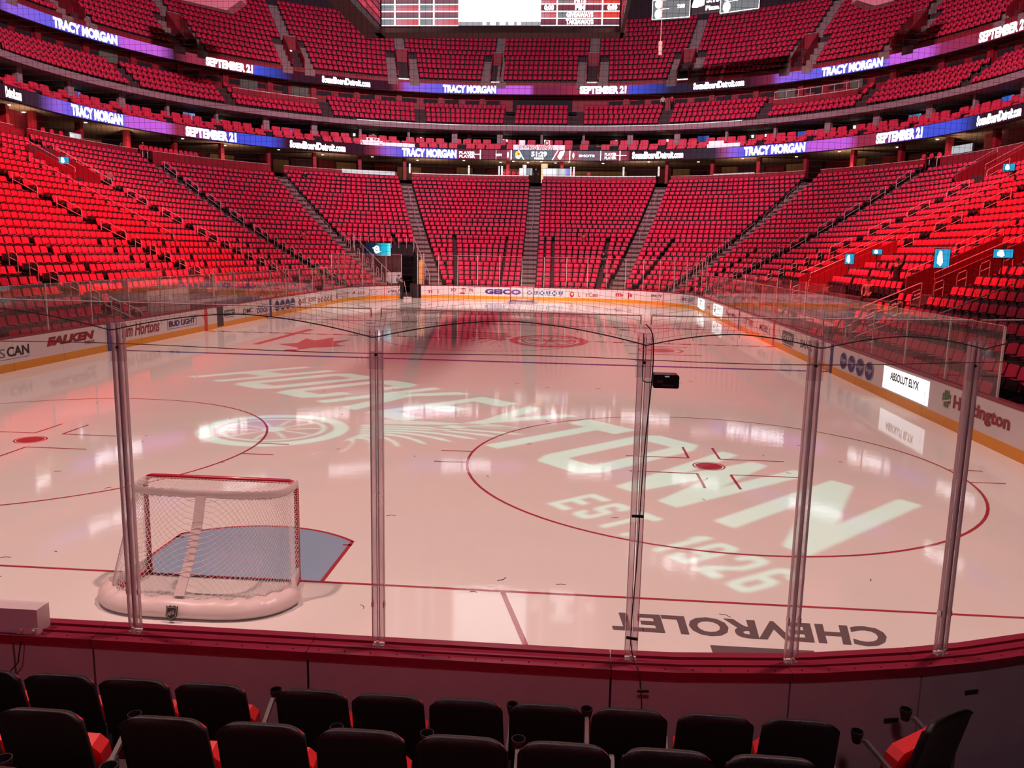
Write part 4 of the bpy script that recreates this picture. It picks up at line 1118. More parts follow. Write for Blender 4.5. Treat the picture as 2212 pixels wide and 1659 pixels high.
for s in (-22.9, -19.6, 18.2, 21.7):      # big red wall blocks on the sides
    build(arc_box(MB(), s-1.0, s+.9, 34, 34.2, 11.35, 13.84, 0, UX, 53.7), 'concourse_panel', REDWALL, con)
for s in (-7.35, -5.3, -3.85, -3.55, 4.0, 4.35, 6.1, 7.3):
    p, n = P(s, 31.6, UX, 53.6); T = Matrix.Translation((p.x, p.y, 12.15)) @ Matrix.Rotation(math.atan2(-n.x, n.y), 4, 'Z')
    tag(build(MB().box(-.09, .09, -.05, .05, 0, 1.0, T=T), 'strip_lamp', LED_TUBE), 'upright white strip lamp behind the stand wall, %s' % ('%s from the left' % ordn([-7.35, -5.3, -3.85, -3.55, 4.0, 4.35, 6.1, 7.3].index(s)+1)), 'lamp', 'upright strip lamps')
# small ceiling downlights
lm = MB().tube([(0, 0, -.05), (0, 0, 0)], .13, 8).mesh('downlight', [LED_LAMP])
k = 0
for s in np.arange(-21, 21.5, 1.55):
    p, n = P(s, 32.6+1.2*(k % 2), UX, 53.9); o = link('downlight', lm, None, (p.x, p.y, 13.83)); k += 1
    tag(o, 'small warm downlight under the suite balcony, %s from the left' % ordn(k), 'lamp', 'downlights of the lower concourse')

for q, s in enumerate(np.linspace(-20, 20, 13)):
    p, n = P(s, 32.0, UX, 53.6); spot('concourse_uplight', (p.x, p.y, 11.62), (p.x+n.x*1.5, p.y+n.y*1.5, 14.5), 330, (1, .66, .42), 150, 1.0, .15)  # added unseen fills behind the wall, brighten the soffit
# picture screens and posters at the far concourse counter
def screen(name, s0, s1, z0, z1, R, stops, label, cat='screen', cx=UX, cy=53.6, th=.12, n=12, group=None):
    """curved self-lit display with a left-to-right picture"""
    t = empty(name, label=label, cat=cat, group=group)
    ss = [s0+(s1-s0)*k/n for k in range(n+1)]; ss = sorted(set(ss+[q[0] for q in stops if s0 < q[0] < s1]))
    mb = MB(); cols = []
    for s in ss:
        p, nn = P(s, R, cx, cy); xs = [q[0] for q in stops]; c = [float(np.interp(s, xs, [q[1][k] for q in stops])) for k in range(3)]
        mb.v += [(p.x, p.y, z0), (p.x, p.y, z1)]; cols += [c, c]
    for i in range(len(ss)-1): q = i*2; mb.f.append((q, q+2, q+3, q+1)); mb.m.append(0)
    o = build(mb, 'display', LED_PIC, t); at = o.data.color_attributes.new('picture', 'FLOAT_COLOR', 'POINT')
    at.data.foreach_set('color', [v for c in cols for v in (*c, 1)])
    build(arc_box(MB(), s0-.0, s1+.0, R+.10, R+.10+th, z0-.05, z1+.05, 0, cx, cy), 'casing', BLACK, t)
    return t
W = (1.0, .98, 1.0)
for s0, s1, z0, z1, st, lb in ((-1.62, -.2, 12.2, 12.95, [(-1.62, W), (-.9, W), (-.85, (.25, .25, .28)), (-.2, (.5, .5, .55))], 'bright counter screen left of the centre stairs'),
                               (.98, 3.9, 12.2, 12.95, [(.98, W), (2.3, W), (2.6, (.5, .5, .52)), (3.3, (.8, .8, .84)), (3.5, (.35, .35, .85)), (4.1, (.25, .2, .6))], 'long bright counter screen right of the centre stairs')):
    screen('counter_screen', s0, s1, z0, z1, 31.5, st, lb)
screen('counter_screen', -1.25, -.85, 12.95, 13.3, 31.45, [(-1.3, W), (-.8, W)], 'small square white screen above the left counter screen')
screen('counter_screen', -9.75, -7.9, 11.75, 12.15, 30.6, [(-9.8, (.7, .6, .66)), (-8.8, (.8, .72, .76)), (-7.9, (.7, .6, .66))], 'pale glowing sign at the top of the far left block')
screen('counter_screen', 9.2, 10.6, 11.95, 12.2, 31.0, [(9.2, (.6, .5, .55)), (10.6, (.7, .6, .66))], 'pale glowing sign at the top of the far right block')
screen('counter_screen', 17.1, 17.8, 12.2, 12.8, 31.3, [(16.5, (.75, .75, .8)), (17.2, (.5, .5, .55))], 'small white screen above the right corner wall')
screen('wall_screen', -18.95, -18.55, 12.1, 12.5, 31.0, [(-19, W), (-18.5, (.5, .4, .5))], 'small white sign above the left side wall')

# counter stools
sm_seat = MB().tube([(0, 0, .68), (0, 0, .72), (0, 0, .80)], .20, 10).mesh('stool_seat', [SEAT_UNDER]); sm_leg = MB().tube([(0, 0, 0), (0, 0, .70)], .03, 6).mesh('stool_stem', [STEEL]); sm_b = MB().tube([(0, 0, 0), (0, 0, .03)], .18, 8).mesh('stool_foot', [DARK])
sm_back = MB().prism(rrect(.2, 0, .38, .12), Matrix.Translation((0, .16, .78)), .04).mesh('stool_back', [SEAT_UNDER])
k = 0
for s in [-3.4, -2.85, -2.3, -1.75, 4.3, 4.9, 3.7]+list(np.arange(-16.2, -14.4, .16))+list(np.arange(-19.4, -18.0, .3))+list(np.arange(15.9, 17.2, .25)):
    p, n = P(s, 32.0, UX, 53.6); k += 1
    t = empty('bar_stool', (p.x, p.y, 11.35+.15), math.atan2(-n.x, n.y), label='red bar stool, %s, %s counted from left' % (where(s), ordn(k)), cat='stool', group='red bar stools along the concourse')
    for nm, me in (('stool_seat', sm_seat), ('stool_stem', sm_leg), ('stool_foot', sm_b), ('stool_back', sm_back)): link(nm, me, t)

# ---- lower ribbon board
def ribbon(name, R, z0, z1, stops, texts, label, cy):
    t = screen(name, -EXT+4, EXT-4, z0, z1, R, stops, label, 'ribbon board', UX, cy, .25, 150)
    for body, s0, s1, a, b, bold, m in texts:
        dz = z1-z0
        v, f, asp = text2d(body, bold, 0); mb = MB()
        for x, y in v:
            p, n = P(s0+(s1-s0)*x, R-.06, UX, cy); mb.v.append((p.x, p.y, z0+dz*(a+(b-a)*y)))
        mb.f = f; mb.m = [0]*len(f); o = build(mb, 'lettering', m, t); o['label'] = 'glowing white lettering '+body
    return t
V1 = (.32, .13, .78); V2_ = (.16, .12, .80); V3 = (.60, .12, .76); BL = (.07, .09, .72); MR = (.05, .010, .022); RD = (.32, .03, .07)
low_stops = [(-70, MR), (-23.6, MR), (-20.0, (.05, .02, .04)), (-19.3, V1), (-18.8, V2_), (-17.1, V2_), (-16.9, V3), (-15.7, V3), (-15.3, RD), (-14.9, RD), (-13.3, BL), (-12.2, BL), (-11.6, MR), (-9.0, MR), (-8.6, RD), (-8.1, V1), (-7.7, V2_), (-5.75, V2_), (-5.7, (.20, .03, .06)), (-3.2, (.25, .05, .09)), (-2.75, (.55, .12, .16)), (-2.3, (.16, .15, .2)), (-1.1, (.16, .17, .22)), (2.0, (.16, .17, .22)), (2.3, (.5, .10, .14)), (3.5, (.5, .12, .16)), (4.3, (.45, .09, .12)), (4.8, (.18, .14, .2)), (6.2, (.30, .05, .08)), (6.35, MR), (9.2, (.05, .03, .05)), (9.5, (.35, .06, .2)), (9.8, V1), (10.15, V2_), (12.2, V2_), (12.4, V3), (13.6, V3), (14.0, RD), (14.5, RD), (16.2, BL), (17.3, BL), (17.9, (.03, .03, .12)), (18.2, MR), (70, MR)]
T_ = .055
low_txt = [('TRACY MORGAN', -18.85, -17.1, .06, .94, T_, LED_WHITE), ('SEPTEMBER 21', -15.0, -13.3, .06, .94, T_, LED_WHITE), ('SoundBoardDetroit.com', -11.5, -9.6, .12, .88, .05, LED_WHITE),
           ('TRACY MORGAN', -7.65, -5.75, .06, .94, T_, LED_WHITE), ('PLAYER', -5.65, -5.1, .5, .8, .02, LED_WHITE), ('PLAYER', -5.65, -5.1, .12, .42, .02, LED_WHITE), ('SHOTS', -4.25, -3.6, .35, .6, .03, LED_WHITE), ('0', -3.0, -2.82, .2, .8, .03, LED_WHITE), ('51:29', -.35, 1.35, .34, .88, .03, LED_WHITE),
           ('PREGAME', .0, 1.0, .05, .25, .02, LED_WHITE), ('0', 4.15, 4.33, .2, .8, .03, LED_WHITE), ('SHOTS', 4.55, 5.1, .35, .6, .03, LED_WHITE), ('PLAYER', 5.45, 5.85, .5, .8, .02, LED_WHITE), ('PLAYER', 5.45, 5.85, .12, .42, .02, LED_WHITE), ('SoundBoardDetroit.com', 6.4, 8.15, .12, .88, .05, LED_WHITE),
           ('TRACY MORGAN', 10.2, 12.25, .06, .94, T_, LED_WHITE), ('SEPTEMBER 21', 14.6, 16.15, .06, .94, T_, LED_WHITE), ('SoundBoardDetroit.com', 18.0, 19.6, .12, .88, .05, LED_WHITE), ('Detroit.com', -23.2, -21.6, .12, .88, .05, LED_WHITE)]
lowr = ribbon('lower_ribbon_board', 31.2, 13.84, 14.84, low_stops, low_txt, 'long curved lower video ribbon with clock 51:29 and purple advertisement', 53.9)
def rib_part(t, name, parts, s0, s1, R, cy, z0, z1, label):
    return ad(parts, s0, s1, z0, z1, label, R, t, name, UX, cy, .07)
rib_part(lowr, 'score_line', [('b', .08, .42, .48, .54, LED_WHITE), ('b', .40, .425, 0, 1, LED_WHITE), ('b', .985, 1.0, 0, 1, LED_WHITE)], -5.4, -4.2, 31.2, 53.9, 13.84, 14.84, 'white divider lines left of the clock')
rib_part(lowr, 'score_line', [('b', .0, .10, 0, 1, LED_WHITE), ('p', [(.80, 1), (.90, 1), (1.5, 0), (1.4, 0)], LED_WHITE)], -2.6, -1.6, 31.2, 53.9, 13.84, 14.84, 'white divider lines beside the yellow emblem')
rib_part(lowr, 'yellow_emblem', [('o', .45, .5, .42, .44, led('led_yellow', (1, .7, .1), 1.2)), ('p', [(.1, .3), (.5, .05), (.9, .35), (.6, .5)], LED_WHITE), ('o', .55, .6, .12, .12, LED_RED)], -2.15, -1.35, 31.2, 53.9, 13.84, 14.84, 'round yellow and white emblem left of the clock')
rib_part(lowr, 'wing_emblem', [('p', [(0, .3), (.35, .9), (1, 1), (.8, .5), (.4, .15)], LED_WHITE), ('o', .35, .35, .25, .28, LED_WHITE)], 2.5, 3.3, 31.2, 53.9, 13.84, 14.84, 'white winged emblem right of the clock')
rib_part(lowr, 'score_line', [('p', [(0, 0), (.1, 0), (.7, 1), (.6, 1)], LED_WHITE), ('b', 1.9, 2.0, 0, 1, LED_WHITE)], 1.9, 2.9, 31.2, 53.9, 13.84, 14.84, 'white divider lines beside the wing emblem')
rib_part(lowr, 'score_line', [('b', 0, .02, 0, 1, LED_WHITE), ('b', .5, 1, .48, .54, LED_WHITE), ('b', .74, .77, 0, 1, LED_WHITE)], 5.3, 6.2, 31.2, 53.9, 13.84, 14.84, 'white divider lines right of the clock')

# ---- suite balcony: floor steps, lounge seats, columns, dark suites
tag(sweep('floor', [(31.2, 14.86), (32.9, 14.86), (32.9, 15.42), (36.2, 15.42)], -EXT, EXT, DARK, UX, 53.9), 'stepped floor of the suite balcony', kind='structure')
ring_wall('wall_suites', 36.1, 15.4, 17.3, -EXT, EXT, mat('suite_wall', (.035, .028, .03), .7, noise=.5, nscale=.4), 'dark back wall of the suites', cy=53.9)
fas = empty('grey_fascia'); tag(fas, 'grey concrete edge beam above the suites with its columns', kind='structure')
build(arc_box(MB(), -EXT, EXT, 32.45, 36.1, 17.05, 17.56, 0, UX, 53.75), 'beam', GREYF, fas)
for s in [-24.2, -22.6, -21.0, -19.52, -17.95, -16.39, -14.99, -13.48, -11.93, -10.4, -8.92, -7.34, -5.82, -4.05, .64, 4.68, 6.21, 7.73, 9.31, 10.83, 12.46, 13.94, 15.54, 16.89, 18.4, 20, 21.6, 23.2]:
    k = 0 if int(round(s)) % 2 else 1
    w_ = (.62 if k else .26)/dlds(s, 33.8); build(arc_box(MB(), s-w_/2, s+w_/2, 33.6, 34.0, 15.4, 17.05, 0, UX, 53.75), 'column', GREYF, fas)
build(arc_box(MB(), -9.1, 9.9, 32.42, 32.50, 17.56, 17.62, 0, UX, 53.75), 'light_strip', LED_TUBE, fas)
# suite fittings: warm lights, framed mirrors, blue screens
k = 0
for s in (-13.0, -9.0, -8.4, -6.9, -3.85, -3.5, .95, 5.7, 7.3, 9.9, 10.3, 12.9, 15.0, -17.4, 18.0):
    p, n = P(s, 35.9, UX, 53.9); k += 1
    o = link('wall_lamp', MB().tube([(0, 0, -.12), (0, 0, .12)], .12, 8).mesh('wall_lamp', [LED_LAMP]), None, (p.x, p.y, 16.45)); tag(o, 'small warm lamp inside the suites, %s from the left' % ordn(k), 'lamp', 'warm lamps in the suites')
k = 0
for s, c in ((-17.6, (.12, .25, .9)), (-15.9, (.15, .3, 1.)), (-14.2, (.3, .5, .9)), (-11.2, (.1, .2, .8)), (8.5, (.08, .15, .5)), (11.6, (.15, .25, .9)), (14.9, (.1, .5, .6)), (15.3, (.2, .25, .8)), (17.6, (.1, .3, 1.)), (12.1, (.25, .35, 1.))):
    k += 1
    screen('suite_screen', s-.18, s+.18, 15.75+.25*(k % 2), 16.35+.25*(k % 2), 34.6, [(s-1, c), (s, (c[0]*.3, c[1]*.3, c[2]*.4)), (s+.2, c)], 'small blue television in the suites, %s from the left' % ordn(k), 'screen', UX, 53.9, .05, 3, 'blue televisions in the suites')
k = 0
for s in (-5.1, -2.9, 1.6, 5.3, 8.4, -9.7, 10.0, -12.9):
    k += 1; w_ = .5/dlds(s, 36)*1.5
    fnm = on_wall(s-w_, s+w_, 15.9, 16.6, 36.0, UX, 53.9); mb = MB()
    for q in frame(GOLD, .03, ty=.08): curve_quad(mb, q[1], q[2], q[3], q[4], lambda x, y: fnm(x, y, .03))
    tag(build(mb, 'wall_frame', GOLD), 'gold rectangular frame on the suite wall, %s of the row' % ordn(k), 'frame', 'gold frames in the suites')
m1 = MB().prism(rrect(.45, 0, .48, .08), Matrix.Translation((0, .1, .36)) @ Matrix.Rotation(-.15, 4, 'X'), .14).mesh('backrest', [SEAT_UNDER]); m2 = MB().box(-.45, .45, -.36, .1, .18, .36).mesh('seat_cushion', [SEAT_UNDER]); m3 = MB().box(-.42, .42, -.35, .1, 0, .18).mesh('base', [DARK])
LR = [(32.35, 14.86, 'front'), (33.45, 15.42, 'rear')]; cnt = {}
for R, z, rn in LR:
    s = -21.5; k = 0
    while s < 20.8:
        d = 1.10/dlds(s, R); k += 1
        if k % 5 == 0: s += d*.75; continue
        if not (-.9 < s-3.0 < -.2 and False):
            p, n = P(s+d/2, R, UX, 53.9); w = where(s); cnt[(rn, w)] = cnt.get((rn, w), 0)+1
            t = empty('lounge_seat', (p.x, p.y, z), math.atan2(-n.x, n.y), label='wide red balcony lounge seat, %s, %s row, %s from left' % (w, rn, ordn(cnt[(rn, w)])), cat='seat', group='wide red lounge seats on the suite balcony')
            link('backrest', m1, t); link('seat_cushion', m2, t); link('base', m3, t)
        s += d*1.0
# reflections of lit boards in the balcony glass, painted as pale panels
def banner(s0, s1, z0, z1, parts, label):  # one painted reflection: pale panel plus its lettering
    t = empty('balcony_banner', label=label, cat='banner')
    build(arc_box(MB(), s0, s1, 31.55, 31.58, z0, z1, 0, UX, 53.9), 'cloth', REFLECT_W, t)
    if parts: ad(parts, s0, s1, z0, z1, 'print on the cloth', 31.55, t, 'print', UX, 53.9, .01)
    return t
REFLECT_W = mat('white_banner', (.85, .85, .88), .8, em=(.9, .85, .95), es=.55, noise=.05); R_ = INK_RED  # slight glow stands in for the reflected light
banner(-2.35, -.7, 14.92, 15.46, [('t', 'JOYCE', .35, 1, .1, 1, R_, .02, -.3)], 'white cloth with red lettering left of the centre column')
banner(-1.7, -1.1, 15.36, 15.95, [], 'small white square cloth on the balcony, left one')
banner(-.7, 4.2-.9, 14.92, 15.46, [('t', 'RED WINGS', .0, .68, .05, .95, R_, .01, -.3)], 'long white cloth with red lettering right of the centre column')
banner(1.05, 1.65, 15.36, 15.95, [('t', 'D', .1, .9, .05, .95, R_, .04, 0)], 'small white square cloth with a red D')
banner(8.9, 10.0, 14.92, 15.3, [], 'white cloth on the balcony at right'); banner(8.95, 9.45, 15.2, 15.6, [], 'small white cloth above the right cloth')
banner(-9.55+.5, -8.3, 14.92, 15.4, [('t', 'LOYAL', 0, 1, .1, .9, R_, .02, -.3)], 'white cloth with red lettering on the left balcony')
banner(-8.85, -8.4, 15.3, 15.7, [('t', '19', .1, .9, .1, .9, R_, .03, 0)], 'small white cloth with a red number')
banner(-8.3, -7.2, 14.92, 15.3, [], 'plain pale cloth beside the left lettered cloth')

# ---- middle tier
def fl2(k): return 17.60+.66*k
def R2(k): return 33.35+.90*k
pr = [(32.5, 17.56)]
for k in range(4): pr += [(R2(k)-.45, fl2(k)), (R2(k)+.45, fl2(k))]
pr += [(37.0, fl2(3))]
tag(sweep('seating_tier', pr, -EXT, EXT, CONC_DK, UX, 53.65), 'stepped concrete of the middle tier', kind='structure')
mwall = empty('wall_middle'); tag(mwall, 'dark red wall with slot windows behind the middle tier', kind='structure')
ring_wall('wall_panel', 36.95, fl2(3), 21.4, -EXT, EXT, REDWALL, None, UX, 53.65, parent=mwall)
k = 0; s = -24.
while s < 24:
    w_ = 2.4/dlds(s, 37); k += 1
    if not -3.2 < s+w_/2 < 4.2:
        build(arc_box(MB(), s+.08, s+w_*.8, 36.9, 36.94, 20.45, 20.95, 0, UX, 53.65), 'slot_window', DARK, mwall)
        if k % 2: build(arc_box(MB(), s-.11, s+.05, 36.6, 36.95, fl2(3), 21.4, 0, UX, 53.65), 'pier', REDWALL, mwall)
        if k % 4 == 0: build(arc_box(MB(), s-.3, s-.12, 36.88, 36.93, fl2(3), 21.1, 0, UX, 53.65), 'door_opening', DARK, mwall)
    s += w_
build(arc_box(MB(), -2.9, 3.9, 36.85, 36.9, 19.7, 21.2, 0, UX, 53.65), 'dark_glass_front', DARK, mwall)
for s in (-12.05, -10.55, 10.7, 12.6, -16.0): build(arc_box(MB(), s-.25, s+.25, 36.8, 36.88, 20.2, 21.2, 0, UX, 53.65), 'green_panel', GREEN_WALL, mwall)
MA = [-20.6, -16.0, -13.05, -9.97, -6.93, -3.05, 4.05, 7.28, 10.4, 13.44, 16.6, 20.6]
sp2 = []
def fill(rows, A, half_, Rf, ff, cy, lo, hi, skip=None, pitch=.53):
    out = []
    B = [lo]+A+[hi]
    for k in range(rows):
        R = Rf(k)
        for a, b in zip(B[:-1], B[1:]):
            a2 = a+(half_(k))/dlds(a, R); b2 = b-(half_(k))/dlds(b, R)
            N_ = 24; ss = [a2+(b2-a2)*i/N_ for i in range(N_+1)]; cl = [0]
            for i in range(N_): cl.append(cl[-1]+(ss[i+1]-ss[i])*dlds((ss[i]+ss[i+1])/2, R))
            n = int(cl[-1]/pitch)
            for i in range(max(n, 0)):
                s = float(np.interp((i+.5)*cl[-1]/n, cl, ss))
                if skip and skip(k, s): continue
                p, nn = P(s, R+.1, UX, cy); out.append((p.x, p.y, ff(k), math.atan2(-nn.x, nn.y), 1.0))
    return out
sp2 = fill(4, MA, lambda k: .6, R2, fl2, 53.65, -28, 28, lambda k, s: (-12.8 < s < -10.2 or 10.6 < s < 13.1) and k > 1)
replicate('middle_tier_seats', T_LITE, sp2, [SEAT, SHELL], 'rows of red seats on the middle tier')
for s0, s1, nm in ((-12.8, -10.2, 'left'), (10.6, 13.1, 'right')):
    t = empty('terrace_front', label='red terrace front with a pale rail on the middle tier, '+nm, cat='railing')
    build(arc_box(MB(), s0, s1, R2(2)-.5, R2(2)-.35, fl2(1), fl2(2)+.75, 0, UX, 53.65), 'front', REDWALL, t)
    build(arc_box(MB(), s0, s1, R2(2)-.52, R2(2)-.4, fl2(2)+.75, fl2(2)+.82, 0, UX, 53.65), 'rail', STEEL, t)
    if nm == 'right':
        for q in range(8):
            p, n = P(s0+(s1-s0)*q/7, R2(2)-.45, UX, 53.65); build(MB().tube([(p.x, p.y, fl2(2)+.8), (p.x, p.y, fl2(2)+1.5)], .03, 5), 'post', STEEL, t)
        build(arc_box(MB(), s0, s1, R2(2)-.48, R2(2)-.42, fl2(2)+1.48, fl2(2)+1.54, 0, UX, 53.65), 'upper_rail', STEEL, t)
ais_me = MB().box(-.55, .55, -.45, .45, -.66, .02).mesh('stair_slab', [CONC])
for s in MA:
    r = empty('aisle_stairs'); tag(r, 'short grey stairs through the middle tier', kind='structure')
    for k in range(4):
        p, n = P(s, R2(k), UX, 53.65); link('step', ais_me, r, (p.x, p.y, fl2(k)), math.atan2(-n.x, n.y))

# ---- upper ribbon board
up_stops = [(-70, MR), (-21, MR), (-19.6, MR), (-19.1, V1), (-17.9, V2_), (-16.1, V2_), (-15.9, V3), (-14.9, V3), (-14.4, MR), (-13.9, RD), (-12.2, RD), (-12.0, BL), (-11.4, (.04, .05, .35)), (-10.9, MR), (-7.9, MR), (-7.6, RD), (-7.3, V1), (-6.3, V2_), (-4.5, V2_), (-4.3, V3), (-.9, V3), (-.4, (.20, .02, .07)), (2, (.2, .02, .06)), (4.3, (.35, .03, .07)), (6.0, (.3, .05, .2)), (6.1, BL), (6.9, (.04, .05, .3)), (7.4, (.03, .02, .05)), (9.7, MR), (10.4, (.2, .02, .06)), (10.7, V1), (11.8, V2_), (13.7, V2_), (13.9, V3), (14.9, V3), (15.3, (.3, .03, .12)), (16.2, RD), (17.7, RD), (17.9, BL), (19, (.04, .05, .3)), (19.6, MR), (70, MR)]
up_txt = [('TRACY MORGAN', -17.87, -16.06, .06, .94, T_, LED_WHITE), ('SEPTEMBER 21', -13.5, -12.1, .06, .94, T_, LED_WHITE), ('SoundBoardDetroit.com', -10.0, -8.5, .12, .88, .05, LED_WHITE), ('TRACY MORGAN', -6.2, -4.5, .06, .94, T_, LED_WHITE),
          ('SEPTEMBER 21', 4.5, 5.97, .06, .94, T_, LED_WHITE), ('SoundBoardDetroit.com', 8.05, 9.6, .12, .88, .05, LED_WHITE), ('TRACY MORGAN', 11.9, 13.66, .06, .94, T_, LED_WHITE), ('SEPTEMBER 21', 16.35, 17.65, .06, .94, T_, LED_WHITE)]
ribbon('upper_ribbon_board', 35.2, 21.38, 22.32, up_stops, up_txt, 'long curved upper video ribbon with purple and blue advertisement', 53.6)
tag(sweep('ceiling', [(35.3, 21.40), (37.0, 21.40)], -EXT, EXT, MAROON, UX, 53.65), 'soffit under the upper tier', kind='structure')

# ---- upper tier
def fl3(j): return 22.68+.70*j
def R3(j): return 35.6+.78*j
NJ = 13
pr = [(35.26, 22.2), (35.26, 22.4)]
for j in range(NJ): pr += [(R3(j)-.39, fl3(j)), (R3(j)+.39, fl3(j))]
top = R3(NJ-1)+.39
tag(sweep('seating_tier', [pr[0], pr[1]]+pr[2:], -EXT, EXT, CONC_DK, UX, 53.6), 'stepped concrete of the upper tier', kind='structure')
ring_wall('wall_top', top+.02, fl3(NJ-1), 46, -S2, S2, NAVY, 'dark navy wall behind the upper tier')
ring_wall('baseboard_upper', 35.22, 22.32, 22.75, -EXT, EXT, REDWALL, 'dark red parapet above the upper ribbon')
UA = [-20.2, -17.1, -13.92, -10.7, -7.44, -4.5, 4.88, 7.7, 11.12, 14.0, 17.2, 20.2]
sp3 = fill(NJ, UA, lambda j: (1.75 if j < 5 else .62), R3, fl3, 53.6, -26, 26)
replicate('upper_tier_seats', T_LITE, sp3, [SEAT, SHELL], 'rows of red seats on the upper tier')
for q, s in enumerate(UA):
    r = empty('aisle_stairs'); tag(r, 'grey stairs of the upper tier beside an entrance', kind='structure')
    for j in range(NJ):
        for off in ((0,) if j >= 5 else (-1.2, 1.2)):
            ds = off/dlds(s, R3(j)); p, n = P(s+ds, R3(j), UX, 53.6); link('step', ais_me, r, (p.x, p.y, fl3(j)), math.atan2(-n.x, n.y))
    t = empty('entrance_box'); tag(t, 'small red entrance box in the upper tier, %s from the left' % ordn(q+1), 'entrance', 'red entrance boxes of the upper tier'); t['category'] = 'entrance'
    wd = .62/dlds(s, 38)
    build(arc_box(MB(), s-wd, s+wd, R3(4)-.5, R3(4)-.4, fl3(3)+.3, fl3(4)+1.0, 0, UX, 53.6), 'front_panel', REDWALL, t)
    build(arc_box(MB(), s-wd, s+wd, R3(4)-.55, R3(4)-.38, fl3(4)+1.0, fl3(4)+1.07, 0, UX, 53.6), 'top_rail', GREYF, t)
    build(arc_box(MB(), s-wd, s+wd, R3(4)-.38, R3(4)-.3, fl3(0), fl3(3)+.4, 0, UX, 53.6), 'dark_opening', DARK, t)
    for sg in (-1, 1):
        a = s+sg*wd; b_ = a+sg*.12/dlds(s, 38)
        (p0, n0), (p1, _) = P(a, R3(0)-.4, UX, 53.6), P(a, R3(4)-.4, UX, 53.6); (p2, _), (p3, _) = P(b_, R3(4)-.4, UX, 53.6), P(b_, R3(0)-.4, UX, 53.6)
        bot = [(p.x, p.y, 23.0) for p in (p0, p1, p2, p3)]; tp = [(p0.x, p0.y, fl3(0)+.9), (p1.x, p1.y, fl3(4)+1.0), (p2.x, p2.y, fl3(4)+1.0), (p3.x, p3.y, fl3(0)+.9)]
        build(MB().hexa(bot+tp), 'side_wall', REDWALL, t)
    if abs(s) < 9: build(arc_box(MB(), s-wd, s+wd, 35.12, 35.22, 22.6, 22.72, 0, UX, 53.6), 'threshold_lamp', LED_TUBE, t)
    else: build(arc_box(MB(), s-.05, s+.05, R3(3)+.2, R3(3)+.3, fl3(3)+.1, fl3(3)+.25, 0, UX, 53.6), 'lamp', LED_LAMP, t)

# ---- roof
mb = MB(); mb.box(-70, 70, -25, 120, 45, 45.5); tag(build(mb, 'ceiling', NAVY), 'dark roof high above the stands', kind='structure')
mb = MB(); mb.box(-52, 52, -22.4, -22, -1, 46); tag(build(mb, 'wall_near', NAVY), 'dark wall behind the camera', kind='structure')
for x, z, ol, lb in ((-25.6, 22.85, [(-3.3, .85), (.7, 0), (1.9, .75), (1.9, 3), (-3.3, 3)], 'left'), (26.35, 23.05, [(-1.4, .42), (0, 0), (1.5, .42), (1.5, 3), (-1.4, 3)], 'right')):
    t = empty('roof_panel', (x, 62, z), 0, label='pinkish hanging roof panel at the top of the picture, '+lb, cat='panel')
    build(MB().prism(ol, Matrix.Identity(4), 1.2), 'panel', mat('pink_panel', (.55, .24, .30), .7, noise=.1), t)
    build(MB().tube([(0, .5, 3), (0, .5, 45-z)], .06, 5), 'hanger', DARK, t)

# ---- scoreboard over centre ice: inner screens facing the near end
FRAME = mat('scoreboard_frame', (.035, .012, .018), .6, noise=.2)
sb = empty('scoreboard', (0, 0, 0), label='huge hanging scoreboard with white centre screen and red statistics tables', cat='scoreboard')
def flat_quad(mb, cols, x0, x1, z0, z1, y, c0, c1=None, horiz=True):
    c1 = c1 or c0; n = len(mb.v); mb.v += [(x0, y, z0), (x1, y, z0), (x1, y, z1), (x0, y, z1)]; mb.f.append((n, n+1, n+2, n+3)); mb.m.append(0)
    cols += [c0, c1, c1, c0] if horiz else [c1, c1, c0, c0]
def colored(mb, cols, name, parent, strength=None):
    o = build(mb, name, LED_PIC, parent); at = o.data.color_attributes.new('picture', 'FLOAT_COLOR', 'POINT')
    at.data.foreach_set('color', [v for c in cols for v in (*c, 1)]); return o
Y0 = 38.7; Z0 = 15.52; RH = .348; ZT = Z0+RH*11
build(MB().box(-6.55, 6.02, Y0+.05, Y0+.6, Z0-.05, ZT+.3), 'casing', FRAME, sb)
mb = MB(); cols = []
colsX = [-6.49, -5.79, -4.49, -3.72, -2.43]; G_ = (.22, .27, .29); RR = (.75, .10, .12); PK = (.62, .28, .34)
for r in range(11):
    for a, b, i in zip(colsX[:-1], colsX[1:], range(4)):
        dark = r % 2 == 1
        if dark: flat_quad(mb, cols, a, b, Z0+r*RH, Z0+(r+1)*RH, Y0, (.45, .15, .2), (.10, .09, .11), False)
        else: flat_quad(mb, cols, a, b, Z0+r*RH, Z0+(r+1)*RH, Y0, G_ if i % 2 == 0 else PK, (.40, .32, .36) if i % 2 == 0 else RR)
colsR = [1.88, 2.72, 5.05, 5.93]
for r in range(11):
    for a, b, i in zip(colsR[:-1], colsR[1:], range(3)):
        dark = r % 2 == 0
        if dark: flat_quad(mb, cols, a, b, Z0+r*RH, Z0+(r+1)*RH, Y0, (.38, .05, .08), (.07, .05, .07), False)
        else: flat_quad(mb, cols, a, b, Z0+r*RH, Z0+(r+1)*RH, Y0, (PK, G_, (.8, .08, .07))[i], (RR, RR, (.85, .07, .06))[i])
flat_quad(mb, cols, -2.43, 1.88, Z0, Z0+.19, Y0, (.42, .40, .44))
flat_quad(mb, cols, -2.43, 1.88, Z0+.19, ZT, Y0, (3.2, 3.2, 3.2))
colored(mb, cols, 'statistics_screen', sb)
mb = MB()
for r in range(0, 12):
    z = Z0+r*RH; mb.box(-6.49, -2.43, Y0-.03, Y0-.01, z-.022, z+.022); mb.box(1.88, 5.93, Y0-.03, Y0-.01, z-.022, z+.022)
